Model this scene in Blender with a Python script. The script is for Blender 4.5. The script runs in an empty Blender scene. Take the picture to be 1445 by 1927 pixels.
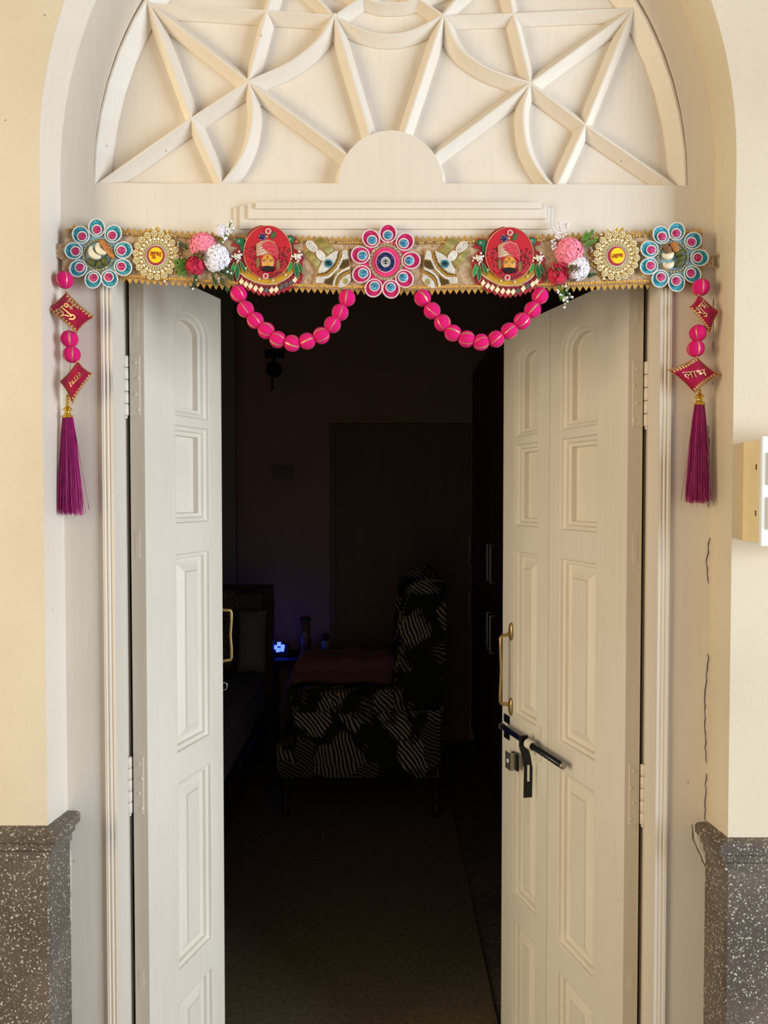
import bpy, math, random
from mathutils import Vector, noise
R = math.radians
random.seed(7)
SC = bpy.context.scene
COL = SC.collection

# ---------------------------------------------------------------- camera
F = 1340.0; CX = 722.5; CY = 963.5
CAM = Vector((0.0, -1.34, 1.5)); PITCH = R(1.5)
cd = bpy.data.cameras.new('camera'); cam = bpy.data.objects.new('camera', cd); COL.objects.link(cam)
cam.location = CAM; cam.rotation_euler = (R(90) - PITCH, 0, 0)
cd.sensor_fit = 'VERTICAL'; cd.sensor_height = 36.0; cd.lens = 36.0 * F / 1927.0
cd.clip_start = 0.05; cd.clip_end = 50
SC.camera = cam
# ---------------------------------------------------------------- world + lights
w = bpy.data.worlds.new('world'); SC.world = w; w.use_nodes = True
w.node_tree.nodes['Background'].inputs[0].default_value = (1.0, 0.91, 0.84, 1)
w.node_tree.nodes['Background'].inputs[1].default_value = 0.40
def area(name, loc, target, size, energy, col, sy=None):
    l = bpy.data.lights.new(name, 'AREA'); l.energy = energy; l.color = col; l.size = size
    if sy: l.shape = 'RECTANGLE'; l.size_y = sy
    o = bpy.data.objects.new(name, l); COL.objects.link(o); o.location = loc
    o.rotation_euler = (Vector(target) - Vector(loc)).to_track_quat('-Z', 'Y').to_euler()
    return o
area('warm_light', (-2.9, -2.0, 1.7), (0, 0, 1.5), 1.3, 80, (1.0, 0.84, 0.55), 1.5)
area('bedroom_fill', (-2.0, 1.4, 2.3), (0.2, 2.6, 0.8), 0.8, 0.3, (1.0, 0.86, 0.72))  # added fill light out of view, lifts the dark bedroom
area('cool_daylight', (3.2, -1.9, 1.45), (0, 0, 1.4), 1.6, 158, (0.76, 0.88, 1.0), 1.9)
SC.view_settings.view_transform = 'Standard'; SC.view_settings.look = 'None'
SC.view_settings.exposure = 0.0; SC.view_settings.gamma = 1.0
SC.view_settings.use_curve_mapping = False

def at(px, py, Y):
    """point of the plane y = Y seen at a picture position"""
    dx = (px - CX) / F; dz = (CY - py) / F
    d = Vector((dx, math.cos(PITCH) + dz * math.sin(PITCH), -math.sin(PITCH) + dz * math.cos(PITCH)))
    return CAM + d * ((Y - CAM.y) / d.y)

# ---------------------------------------------------------------- materials
def srgb(r, g, b):
    f = lambda c: (c / 12.92 if c <= 0.04045 else ((c + 0.055) / 1.055) ** 2.4)
    return (f(r / 255), f(g / 255), f(b / 255), 1)
class NT:
    def __init__(s, name):
        s.m = bpy.data.materials.new(name); s.m.use_nodes = True
        s.t = s.m.node_tree; s.b = s.t.nodes['Principled BSDF']
    def n(s, typ, **kw):
        x = s.t.nodes.new(typ)
        for k, v in kw.items():
            if k.startswith('i_'): x.inputs[k[2:].replace('_', ' ')].default_value = v
            else: setattr(x, k, v)
        return x
    def l(s, a, b): s.t.links.new(a, b)
    def coord(s, scale=(1, 1, 1)):
        tc = s.n('ShaderNodeTexCoord'); mp = s.n('ShaderNodeMapping'); mp.inputs['Scale'].default_value = scale
        s.l(tc.outputs['Object'], mp.inputs[0]); return mp.outputs[0]
    def ramp(s, src, stops):
        r = s.n('ShaderNodeValToRGB'); e = r.color_ramp.elements
        e[0].position, e[0].color = stops[0][0], stops[0][1]
        e[1].position, e[1].color = stops[-1][0], stops[-1][1]
        for p, c in stops[1:-1]:
            k = e.new(p); k.color = c
        s.l(src, r.inputs[0]); return r.outputs[0]
    def mix(s, fac, a, b):
        m = s.n('ShaderNodeMix', data_type='RGBA')
        if isinstance(fac, (int, float)): m.inputs[0].default_value = fac
        else: s.l(fac, m.inputs[0])
        for i, v in ((6, a), (7, b)):
            if isinstance(v, tuple): m.inputs[i].default_value = v
            else: s.l(v, m.inputs[i])
        return m.outputs[2]
    def bump(s, h, st, dist=0.001):
        b = s.n('ShaderNodeBump'); b.inputs['Strength'].default_value = st; b.inputs['Distance'].default_value = dist
        s.l(h, b.inputs['Height']); s.l(b.outputs[0], s.b.inputs['Normal'])
def G(v): return (v, v, v, 1)
def mul(c, k): return (c[0] * k, c[1] * k, c[2] * k, 1)
def simple(name, col, rough=0.5, metal=0.0, var=0.12, sc=60, bump=0.15, bd=0.0006, sheen=0, coat=0, emis=0, stretch=(1, 1, 1), spec=None):
    t = NT(name); no = t.n('ShaderNodeTexNoise'); no.inputs['Scale'].default_value = sc; no.inputs['Detail'].default_value = 4
    t.l(t.coord(stretch), no.inputs[0])
    c = t.ramp(no.outputs['Fac'], [(0.3, mul(col, 1 - var)), (0.7, mul(col, 1 + var))])
    t.l(c, t.b.inputs['Base Color'])
    t.b.inputs['Roughness'].default_value = rough; t.b.inputs['Metallic'].default_value = metal
    if sheen: t.b.inputs['Sheen Weight'].default_value = sheen
    if coat: t.b.inputs['Coat Weight'].default_value = coat
    if spec is not None: t.b.inputs['Specular IOR Level'].default_value = spec
    if emis:
        t.l(c, t.b.inputs['Emission Color']); t.b.inputs['Emission Strength'].default_value = emis
    if bump: t.bump(no.outputs['Fac'], bump, bd)
    return t.m
def paint(name, col, rough, dirt, streak=1.0, bump=0.35):
    """old brushed paint: large faint stains, brush grain along z, a few specks"""
    t = NT(name)
    n1 = t.n('ShaderNodeTexNoise'); n1.inputs['Scale'].default_value = 3.5; n1.inputs['Detail'].default_value = 5
    t.l(t.coord((1, 1, 0.7)), n1.inputs[0])
    n2 = t.n('ShaderNodeTexNoise'); n2.inputs['Scale'].default_value = 110; n2.inputs['Detail'].default_value = 3
    t.l(t.coord((1, 1, 0.06 if streak else 1)), n2.inputs[0])
    n3 = t.n('ShaderNodeTexNoise'); n3.inputs['Scale'].default_value = 45; n3.inputs['Detail'].default_value = 8
    t.l(t.coord((1, 1, 0.6)), n3.inputs[0])
    base = t.ramp(n1.outputs['Fac'], [(0.32, mul((col[0], col[1] * .985, col[2] * .96), 1 - dirt)), (0.62, col)])
    gr = t.ramp(n2.outputs['Fac'], [(0.25, G(0.93)), (0.6, G(1.0))])
    m = t.n('ShaderNodeMix', data_type='RGBA', blend_type='MULTIPLY'); m.inputs[0].default_value = 0.6
    t.l(base, m.inputs[6]); t.l(gr, m.inputs[7])
    vo = t.n('ShaderNodeTexVoronoi'); vo.inputs['Scale'].default_value = 14; t.l(t.coord(), vo.inputs[0])
    sp = t.ramp(vo.outputs['Distance'], [(0.018, G(1.0)), (0.03, G(0.0))])
    t.l(t.mix(sp, m.outputs[2], mul(col, 0.45)), t.b.inputs['Base Color'])
    ad = t.n('ShaderNodeMath', operation='ADD'); t.l(n2.outputs['Fac'], ad.inputs[0]); t.l(n3.outputs['Fac'], ad.inputs[1])
    t.bump(ad.outputs[0], bump, 0.0012)
    t.b.inputs['Roughness'].default_value = rough; t.b.inputs['Specular IOR Level'].default_value = 0.35
    return t.m
def terrazzo(name, base, chip, scale, k=1.0, rough=0.45):
    t = NT(name); nz = t.n('ShaderNodeTexNoise'); nz.inputs['Scale'].default_value = scale * .7; t.l(t.coord(), nz.inputs[0])
    mp = t.n('ShaderNodeVectorMath', operation='MULTIPLY_ADD'); t.l(nz.outputs['Color'], mp.inputs[0]); mp.inputs[1].default_value = (0.012,) * 3
    t.l(t.coord((1, 1, 1)), mp.inputs[2])
    masks = []
    for s_, th in ((scale, 0.24), (scale * 2.1, 0.2)):
        v = t.n('ShaderNodeTexVoronoi'); v.inputs['Scale'].default_value = s_; t.l(mp.outputs[0], v.inputs[0])
        d = t.ramp(v.outputs['Distance'], [(th, G(1)), (th + .06, G(0))])
        sep = t.n('ShaderNodeSeparateColor'); t.l(v.outputs['Color'], sep.inputs[0])
        sel = t.ramp(sep.outputs[0], [(0.34, G(0)), (0.36, G(1))])
        mm = t.n('ShaderNodeMath', operation='MULTIPLY'); t.l(d, mm.inputs[0]); t.l(sel, mm.inputs[1]); masks.append(mm.outputs[0])
    mx = t.n('ShaderNodeMath', operation='MAXIMUM'); t.l(masks[0], mx.inputs[0]); t.l(masks[1], mx.inputs[1])
    big = t.n('ShaderNodeTexNoise'); big.inputs['Scale'].default_value = 9; t.l(t.coord(), big.inputs[0])
    b = t.ramp(big.outputs['Fac'], [(0.35, mul(base, .8)), (0.7, mul(base, 1.25))])
    t.l(t.mix(mx.outputs[0], b, mul(chip, k)), t.b.inputs['Base Color']); t.b.inputs['Roughness'].default_value = rough
    t.bump(mx.outputs[0], 0.15, 0.0004)
    return t.m
def burlap():
    t = NT('burlap'); tc = t.n('ShaderNodeTexCoord'); sx = t.n('ShaderNodeSeparateXYZ'); t.l(tc.outputs['Object'], sx.inputs[0])
    outs = []
    for ax in (0, 2):
        a = t.n('ShaderNodeMath', operation='MULTIPLY'); t.l(sx.outputs[ax], a.inputs[0]); a.inputs[1].default_value = 2 * math.pi / 0.0024
        s_ = t.n('ShaderNodeMath', operation='SINE'); t.l(a.outputs[0], s_.inputs[0]); outs.append(s_.outputs[0])
    m = t.n('ShaderNodeMath', operation='MULTIPLY'); t.l(outs[0], m.inputs[0]); t.l(outs[1], m.inputs[1])
    mx = t.n('ShaderNodeMath', operation='MAXIMUM'); t.l(outs[0], mx.inputs[0]); t.l(outs[1], mx.inputs[1])
    no = t.n('ShaderNodeTexNoise'); no.inputs['Scale'].default_value = 170; no.inputs['Detail'].default_value = 6; t.l(tc.outputs['Object'], no.inputs[0])
    ad = t.n('ShaderNodeMath', operation='MULTIPLY_ADD'); t.l(mx.outputs[0], ad.inputs[0]); ad.inputs[1].default_value = 0.20; t.l(no.outputs['Fac'], ad.inputs[2])
    c = t.ramp(ad.outputs[0], [(0.2, srgb(118, 92, 66)), (0.5, srgb(176, 146, 112)), (0.8, srgb(214, 184, 150))])
    t.l(c, t.b.inputs['Base Color']); t.b.inputs['Roughness'].default_value = 0.95
    t.bump(ad.outputs[0], 0.6, 0.0009); return t.m
def glitter(name, a, b):
    t = NT(name); v = t.n('ShaderNodeTexVoronoi'); v.inputs['Scale'].default_value = 620; t.l(t.coord(), v.inputs[0])
    sep = t.n('ShaderNodeSeparateColor'); t.l(v.outputs['Color'], sep.inputs[0])
    c = t.ramp(sep.outputs[0], [(0.0, mul(a, .55)), (0.6, a), (1.0, b)]); t.l(c, t.b.inputs['Base Color'])
    t.b.inputs['Metallic'].default_value = .25; t.b.inputs['Roughness'].default_value = 0.35
    t.bump(v.outputs['Distance'], 0.8, 0.0008); return t.m
def leaf_fabric():
    """black upholstery printed with pale palm and banana leaves"""
    t = NT('palm_leaf_upholstery'); co = t.coord((1, 1, 1))
    v = t.n('ShaderNodeTexVoronoi'); v.inputs['Scale'].default_value = 5.5
    n0 = t.n('ShaderNodeTexNoise'); n0.inputs['Scale'].default_value = 7; t.l(co, n0.inputs[0])
    wrp = t.n('ShaderNodeVectorMath', operation='MULTIPLY_ADD'); t.l(n0.outputs['Color'], wrp.inputs[0]); wrp.inputs[1].default_value = (.3, .3, .3); t.l(co, wrp.inputs[2]); t.l(wrp.outputs[0], v.inputs[0])
    # every cell gets its own vein direction
    sub = t.n('ShaderNodeVectorMath', operation='SUBTRACT'); t.l(co, sub.inputs[0]); 
    add = t.n('ShaderNodeVectorMath', operation='MULTIPLY_ADD'); t.l(v.outputs['Color'], add.inputs[0]); add.inputs[1].default_value = (2.2, 2.2, 2.2); t.l(co, add.inputs[2])
    nz = t.n('ShaderNodeTexNoise'); nz.inputs['Scale'].default_value = 4; t.l(co, nz.inputs[0])
    rot = t.n('ShaderNodeVectorRotate', rotation_type='EULER_XYZ'); t.l(add.outputs[0], rot.inputs['Vector']); t.l(v.outputs['Color'], rot.inputs['Rotation'])
    wv = t.n('ShaderNodeTexWave'); wv.inputs['Scale'].default_value = 19; wv.inputs['Distortion'].default_value = 7.0; wv.inputs['Detail'].default_value = 2.0; wv.inputs['Detail Scale'].default_value = .5
    t.l(rot.outputs[0], wv.inputs[0])
    st = t.ramp(wv.outputs['Fac'], [(0.42, G(0)), (0.66, G(1))])
    sep = t.n('ShaderNodeSeparateColor'); t.l(v.outputs['Color'], sep.inputs[0])
    leaf = t.ramp(v.outputs['Distance'], [(0.50, G(1)), (0.62, G(0))])
    m = t.n('ShaderNodeMath', operation='MULTIPLY'); t.l(st, m.inputs[0]); t.l(leaf, m.inputs[1])
    colr = t.ramp(sep.outputs[1], [(0.2, srgb(160, 138, 110)), (0.5, srgb(196, 174, 144)), (0.8, srgb(104, 102, 96))])
    t.l(t.mix(m.outputs[0], srgb(14, 12, 12), colr), t.b.inputs['Base Color']); t.b.inputs['Roughness'].default_value = .9
    return t.m

M = {}
M['wall'] = paint('cream_wall_paint', srgb(222, 208, 184), 0.6, 0.10, 0, 0.15)
M['paint'] = paint('old_white_enamel', srgb(232, 221, 206), 0.42, 0.05, 1, 0.12)
M['door'] = paint('white_door_enamel', srgb(230, 221, 206), 0.40, 0.06, 1, 0.12)
M['terrazzo'] = terrazzo('terrazzo_dado', srgb(94, 83, 74), srgb(196, 188, 174), 150)
M['floor'] = terrazzo('speckled_floor', srgb(92, 82, 70), srgb(150, 140, 124), 60, .8, .6)
M['crack'] = simple('crack_shadow', srgb(58, 44, 32), 0.9)
M['chip'] = simple('exposed_plaster', srgb(245, 238, 222), 0.8)
M['burlap'] = burlap()
M['gold'] = simple('gold_foil', srgb(222, 172, 88), 0.38, 0.45, 0.15, 300, 0.3)
M['goldm'] = simple('polished_gold', srgb(232, 186, 74), 0.2, 0.9, 0.1, 200, 0.0)
M['goldt'] = simple('gold_embroidery', srgb(214, 174, 122), 0.42, 0.55, 0.25, 700, 0.6)
M['antique'] = simple('antique_gold', srgb(150, 122, 76), 0.4, 0.4, 0.2, 400, 0.2)
M['pearl'] = simple('pearl', srgb(240, 236, 230), 0.22, 0.0, 0.04, 200, 0, coat=.6)
M['pearlpink'] = simple('blush_pearl', srgb(248, 226, 226), 0.22, 0.0, 0.04, 200, 0, coat=.6)
M['teal'] = glitter('turquoise_bugle_beads', srgb(20, 138, 165), srgb(90, 205, 220))
M['mag'] = glitter('magenta_glitter', srgb(176, 22, 92), srgb(240, 90, 160))
M['hot'] = glitter('hot_pink_beads', srgb(206, 14, 98), srgb(245, 60, 145))
M['blueg'] = glitter('blue_glitter', srgb(36, 120, 165), srgb(130, 210, 235))
M['navy'] = glitter('navy_beads', srgb(30, 32, 92), srgb(90, 100, 190))
M['felt_blue'] = simple('blue_grey_felt', srgb(140, 178, 192), .9)
M['felt_pink'] = simple('pink_felt', srgb(228, 40, 120), .85, sheen=.3)
M['pom'] = simple('magenta_wool', srgb(222, 6, 112), .95, 0, .12, 500, .5, .0008, stretch=(1, 1, .15))
M['velvet'] = simple('maroon_velvet', srgb(160, 8, 58), .8, 0, .15, 90, .2, sheen=.15, spec=.2)
M['thread'] = simple('magenta_silk_thread', srgb(176, 14, 116), .38, 0, .2, 80, 0)
M['gem'] = simple('champagne_crystal', srgb(240, 226, 178), .08, .45, .1, 500, 0, coat=1)
M['gemb'] = simple('square_crystal', srgb(206, 196, 160), .12, .5, .2, 400, 0, coat=1)
M['mirror'] = simple('cream_mirror', srgb(250, 236, 196), .1, .1, .04, 30, 0)
M['mirrord'] = simple('dark_mirror', srgb(150, 150, 150), .05, .9, .04, 30, 0)
M['red'] = simple('bright_red', srgb(208, 24, 44), .4, 0, .06)
M['redp'] = simple('print_red', srgb(196, 34, 50), .4, 0, .1, 40, 0)
M['redd'] = simple('dark_red', srgb(120, 14, 30), .7, 0, .2, 200)
M['redtext'] = simple('red_lettering', srgb(178, 28, 30), .5, 0, .02)
M['maroon'] = simple('maroon_rim', srgb(166, 42, 52), .5)
M['yellow'] = simple('yellow_disc', srgb(248, 214, 20), .4, 0, .02)
M['mustard'] = simple('mustard_felt', srgb(196, 148, 34), .8)
M['skin'] = simple('printed_skin', srgb(226, 160, 66), .35, 0, .08, 60, 0)
M['black'] = simple('black_print', srgb(24, 20, 20), .45)
M['white'] = simple('white_print', srgb(242, 238, 230), .4)
M['turban'] = simple('pink_red_turban', srgb(206, 58, 76), .5, 0, .3, 260)
M['beige'] = simple('beige_cloth', srgb(196, 148, 116), .6, 0, .25, 200)
M['green'] = simple('emerald_felt', srgb(6, 104, 66), .5, 0, .2, 100)
M['greenb'] = simple('bright_green_felt', srgb(30, 148, 70), .5)
M['leafg'] = simple('plastic_leaf', srgb(98, 150, 52), .6, 0, .35, 120)
M['leafd'] = simple('dark_plastic_leaf', srgb(68, 94, 52), .6, 0, .35, 120)
M['petalp'] = simple('pink_petal', srgb(252, 146, 168), .75, 0, .1, 120, sheen=.2)
M['petalw'] = simple('white_petal', srgb(244, 240, 246), .75, 0, .05, 120, sheen=.2)
M['petalc'] = simple('crimson_petal', srgb(214, 24, 74), .7, 0, .18, 120, sheen=.2)
M['olive'] = simple('olive_gold_bugle', srgb(176, 164, 96), .35, .3, .25, 500, .4)
M['brown'] = simple('bronze_beads', srgb(112, 86, 42), .45, .3, .35, 700, .6)
M['seed'] = simple('pumpkin_seed', srgb(84, 88, 34), .6, 0, .3, 150, .5)
M['cashew'] = simple('cashew', srgb(238, 226, 196), .35, 0, .05)
M['almond'] = simple('walnut_skin', srgb(188, 118, 52), .5, 0, .45, 260, .8, .002)
M['walnut'] = simple('dark_walnut', srgb(132, 92, 58), .5, 0, .5, 260, .8, .002)
M['brass'] = simple('brushed_brass', srgb(186, 156, 100), .33, .85, .08, 300, .05)
M['steel'] = simple('scuffed_steel', srgb(180, 172, 160), .3, .85, .12, 200, .1)
M['iron'] = simple('blackened_iron', srgb(22, 24, 28), .3, .35, .2, 100, .1)
M['plastic'] = simple('white_plastic', srgb(238, 238, 236), .25, 0, .01, 20, 0)
M['box'] = simple('cream_painted_wood', srgb(236, 214, 168), .5, 0, .05, 30, .2)
M['inwall'] = simple('bedroom_wall', srgb(176, 142, 118), .9, 0, .05, 4)
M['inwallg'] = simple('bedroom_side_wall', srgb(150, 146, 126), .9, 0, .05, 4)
M['wood'] = simple('dark_wood', srgb(36, 26, 20), .5, 0, .3, 30, stretch=(1, 1, .1))
M['bdoor'] = simple('brown_door', srgb(128, 96, 74), .6, 0, .08, 20, stretch=(1, 1, .1))
M['wardrobe'] = simple('wardrobe_laminate', srgb(74, 52, 40), .6, 0, .1, 20, stretch=(1, 1, .1))
M['handle'] = simple('wardrobe_handle', srgb(190, 190, 190), .4, .3)
M['ceiling'] = simple('ceiling_paint', srgb(140, 130, 120), .9)
M['rug'] = simple('grey_rug', srgb(104, 90, 66), .95, 0, .3, 120, .6)
M['leaf'] = leaf_fabric()
M['pinkcloth'] = simple('dusty_pink_cloth', srgb(168, 116, 108), .9, 0, .1, 20)
M['lace'] = simple('black_lace', srgb(26, 24, 26), .8, 0, .8, 90)
M['led'] = simple('blue_led', (0.03, 0.06, 1.0, 1), .5, emis=7)
M['bedding'] = simple('grey_bedding', srgb(90, 90, 104), .9, 0, .4, 60)
M['cush'] = simple('patterned_cushion', srgb(96, 84, 78), .9, 0, .7, 70)
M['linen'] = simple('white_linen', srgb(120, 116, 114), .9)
M['dimplastic'] = simple('darkened_plastic', srgb(120, 108, 92), .5, 0, .01, 20, 0)  # white plastic with the room's dimness put into its colour
M['tin'] = simple('printed_tin', srgb(120, 96, 60), .4, 0, .9, 60)
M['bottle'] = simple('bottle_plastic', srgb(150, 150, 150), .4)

# ---------------------------------------------------------------- mesh building
WL = {}
class MB:
    def __init__(s): s.v = []; s.f = []; s.m = []; s.mats = []; s.sm = []
    def mi(s, name):
        if name not in s.mats: s.mats.append(name)
        return s.mats.index(name)
    def add(s, vs, fs, mat, smooth=False):
        o = len(s.v); k = s.mi(mat); s.v += [tuple(q) for q in vs]
        for f in fs: s.f.append(tuple(o + i for i in f)); s.m.append(k); s.sm.append(smooth)
    def box(s, a, b, mat, bev=0.0):
        x0, x1 = sorted((a[0], b[0])); y0, y1 = sorted((a[1], b[1])); z0, z1 = sorted((a[2], b[2]))
        if bev <= 0:
            vs = [(x, y, z) for z in (z0, z1) for y in (y0, y1) for x in (x0, x1)]
            s.add(vs, [(0, 2, 3, 1), (4, 5, 7, 6), (0, 1, 5, 4), (2, 6, 7, 3), (0, 4, 6, 2), (1, 3, 7, 5)], mat); return
        import bmesh
        bm = bmesh.new(); bmesh.ops.create_cube(bm, size=1)
        for q in bm.verts: q.co = Vector(((x0 + x1) / 2 + q.co.x * (x1 - x0), (y0 + y1) / 2 + q.co.y * (y1 - y0), (z0 + z1) / 2 + q.co.z * (z1 - z0)))
        bmesh.ops.bevel(bm, geom=bm.edges[:], offset=bev, segments=2, affect='EDGES', profile=.6)
        bm.verts.index_update()
        s.add([q.co[:] for q in bm.verts], [tuple(q.index for q in f.verts) for f in bm.faces], mat, False); bm.free()
    def sph(s, c, r, mat, seg=8, rings=5, axis=None, smooth=True):
        """ellipsoid: r scalar or 3 radii along the axes ax=(X,Y,Z)"""
        c = Vector(c); rr = (r, r, r) if not isinstance(r, (tuple, list)) else r
        ax = axis or (Vector((1, 0, 0)), Vector((0, 1, 0)), Vector((0, 0, 1)))
        vs = [c + ax[2] * rr[2]]; fs = []
        for i in range(1, rings):
            th = math.pi * i / rings
            for j in range(seg):
                ph = 2 * math.pi * j / seg
                vs.append(c + ax[0] * (rr[0] * math.sin(th) * math.cos(ph)) + ax[1] * (rr[1] * math.sin(th) * math.sin(ph)) + ax[2] * (rr[2] * math.cos(th)))
        vs.append(c - ax[2] * rr[2]); n = len(vs) - 1
        for j in range(seg): fs.append((0, 1 + j, 1 + (j + 1) % seg))
        for i in range(rings - 2):
            for j in range(seg):
                a = 1 + i * seg + j; b = 1 + i * seg + (j + 1) % seg
                fs.append((a, a + seg, b + seg, b))
        for j in range(seg): a = 1 + (rings - 2) * seg; fs.append((n, a + (j + 1) % seg, a + j))
        s.add(vs, fs, mat, smooth)
    def tube(s, pts, r, mat, seg=6, cap=True, smooth=True, flat=None):
        pts = [Vector(p) for p in pts]; n = len(pts); rs = r if isinstance(r, (list, tuple)) else [r] * n
        vs = []; fs = []; prev = None
        for i, p in enumerate(pts):
            d = (pts[min(i + 1, n - 1)] - pts[max(i - 1, 0)]); d = d.normalized() if d.length > 1e-9 else Vector((0, 0, 1))
            if prev is None: up = Vector((0, -1, 0)) if abs(d.y) < .9 else Vector((0, 0, 1)); a = d.cross(up).normalized()
            else: a = (prev - d * prev.dot(d)).normalized()
            prev = a; b = d.cross(a)
            for j in range(seg):
                t = 2 * math.pi * (j + .5) / seg
                k = flat if flat else 1
                vs.append(p + a * (rs[i] * math.cos(t)) + b * (rs[i] * k * math.sin(t)))
        for i in range(n - 1):
            for j in range(seg):
                a_ = i * seg + j; b_ = i * seg + (j + 1) % seg; fs.append((a_, b_, b_ + seg, a_ + seg))
        if cap: fs.append(tuple(range(seg - 1, -1, -1))); fs.append(tuple((n - 1) * seg + j for j in range(seg)))
        s.add(vs, fs, mat, smooth)
    def lathe(s, c, prof, mat, seg=16, axis='Z', smooth=True):
        c = Vector(c); vs = []; fs = []
        for r, h in prof:
            for j in range(seg):
                t = 2 * math.pi * j / seg
                if axis == 'Z': vs.append(c + Vector((r * math.cos(t), r * math.sin(t), h)))
                elif axis == 'Y': vs.append(c + Vector((r * math.cos(t), h, r * math.sin(t))))
                else: vs.append(c + Vector((h, r * math.cos(t), r * math.sin(t))))
        for i in range(len(prof) - 1):
            for j in range(seg):
                a = i * seg + j; b = i * seg + (j + 1) % seg; fs.append((a, b, b + seg, a + seg))
        fs.append(tuple(range(seg - 1, -1, -1))); fs.append(tuple((len(prof) - 1) * seg + j for j in range(seg)))
        s.add(vs, fs, mat, smooth)
    def prism(s, loop, off, mat, smooth=False):
        """closed loop of points extruded by vector off (both ends capped)"""
        loop = [Vector(p) for p in loop]; off = Vector(off); n = len(loop)
        vs = loop + [p + off for p in loop]
        fs = [tuple(range(n)), tuple(range(2 * n - 1, n - 1, -1))] + [(i, n + i, n + (i + 1) % n, (i + 1) % n) for i in range(n)]
        s.add(vs, fs, mat, smooth)
    def build(s, name, parent=None, kind=None, label=None, cat=None, group=None, loc=None):
        me = bpy.data.meshes.new(name)
        xs = [q[0] for q in s.v]; ys = [q[1] for q in s.v]; zs = [q[2] for q in s.v]
        c = Vector(loc) if loc is not None else Vector(((min(xs) + max(xs)) / 2, (min(ys) + max(ys)) / 2, (min(zs) + max(zs)) / 2))
        me.from_pydata([(a - c.x, b - c.y, d - c.z) for a, b, d in s.v], [], s.f)
        me.polygons.foreach_set('material_index', s.m); me.polygons.foreach_set('use_smooth', s.sm)
        for k in s.mats: me.materials.append(M[k])
        me.update()
        import bmesh
        bm = bmesh.new(); bm.from_mesh(me); bmesh.ops.recalc_face_normals(bm, faces=bm.faces[:]); bm.to_mesh(me); bm.free()
        o = bpy.data.objects.new(name, me); COL.objects.link(o)
        if parent: o.parent = parent; o.location = c - WL[parent.name]
        else: o.location = c
        WL[o.name] = c; tag(o, label, cat, group, kind); return o
def tag(o, label=None, cat=None, group=None, kind=None):
    if label: o['label'] = label
    if cat: o['category'] = cat
    if group: o['group'] = group
    if kind: o['kind'] = kind
    return o
def empty(name, loc, label=None, cat=None, group=None, kind=None, parent=None):
    o = bpy.data.objects.new(name, None); COL.objects.link(o); o.empty_display_size = .05
    c = Vector(loc); WL[o.name] = c
    if parent: o.parent = parent; o.location = c - WL[parent.name]
    else: o.location = c
    return tag(o, label, cat, group, kind)
def copy_tree(o, loc=None, parent=None):
    c = o.copy(); COL.objects.link(c)
    if parent: c.parent = parent
    if loc is not None: c.location = loc
    for ch in list(o.children): copy_tree(ch, None, c)
    return c
def fill2d(loops, depth):
    """2D fill with holes through a curve -> verts (x, z, d) with d in -depth/2..depth/2 and faces"""
    cu = bpy.data.curves.new('tmp', 'CURVE'); cu.dimensions = '2D'; cu.fill_mode = 'BOTH'; cu.extrude = depth / 2
    for lp in loops:
        sp = cu.splines.new('POLY'); sp.points.add(len(lp) - 1); sp.use_cyclic_u = True
        for i, (x, z) in enumerate(lp): sp.points[i].co = (x, z, 0, 1)
    o = bpy.data.objects.new('tmp', cu); COL.objects.link(o)
    me = bpy.data.meshes.new_from_object(o.evaluated_get(bpy.context.evaluated_depsgraph_get()))
    vs = [tuple(q.co) for q in me.vertices]; fs = [tuple(p.vertices) for p in me.polygons]
    bpy.data.objects.remove(o); bpy.data.curves.remove(cu); bpy.data.meshes.remove(me)
    return vs, fs
def plate(mb, loops, y0, y1, mat):
    vs, fs = fill2d(loops, abs(y1 - y0)); ym = (y0 + y1) / 2
    mb.add([(x, ym + d, z) for x, z, d in vs], fs, mat)
def text_mesh(txt, depth=0.05):
    cu = bpy.data.curves.new('tmptext', 'FONT'); cu.body = txt; cu.size = 1; cu.extrude = depth / 2; cu.align_x = 'CENTER'; cu.align_y = 'CENTER'; cu.offset = 0.004
    cu.resolution_u = 3
    o = bpy.data.objects.new('tmptext', cu); COL.objects.link(o)
    me = bpy.data.meshes.new_from_object(o.evaluated_get(bpy.context.evaluated_depsgraph_get()))
    vs = [tuple(q.co) for q in me.vertices]; fs = [tuple(p.vertices) for p in me.polygons]
    bpy.data.objects.remove(o); bpy.data.curves.remove(cu); bpy.data.meshes.remove(me)
    if vs:
        x0 = min(q[0] for q in vs); x1 = max(q[0] for q in vs); y0 = min(q[1] for q in vs); y1 = max(q[1] for q in vs)
        k = 1 / (x1 - x0)
        vs = [((q[0] - (x0 + x1) / 2) * k, (q[1] - (y0 + y1) / 2) * k, q[2]) for q in vs]
    return vs, fs
# ================================================================ STRUCTURE
XL, XR = -0.602, 0.616; XC = (XL + XR) / 2; RX = (XR - XL) / 2
ZC = 2.083; RZ = 0.705
def arch_pts(xc, rx, rz, zc, n=48, a0=0.0, a1=math.pi):
    return [(xc + rx * math.cos(a0 + (a1 - a0) * i / n), zc + rz * math.sin(a0 + (a1 - a0) * i / n)) for i in range(n + 1)]
# front wall with arched opening
mb = MB()
outer = [(-2.4, 0.0), (XL, 0.0)] + list(reversed(arch_pts(XC, RX, RZ, ZC))) + [(XR, 0.0), (2.4, 0.0), (2.4, 3.3), (-2.4, 3.3)]
plate(mb, [outer], -0.08, 0.12, 'wall')
wall_front = mb.build('wall_front', kind='structure')
wall_front.data.materials.append(M['paint'])
for pl in wall_front.data.polygons:      # the reveal is painted like the frame
    if abs(pl.normal.y) < .5 and -1.0 < pl.center.x + WL['wall_front'].x < XC: pl.material_index = 1
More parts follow.
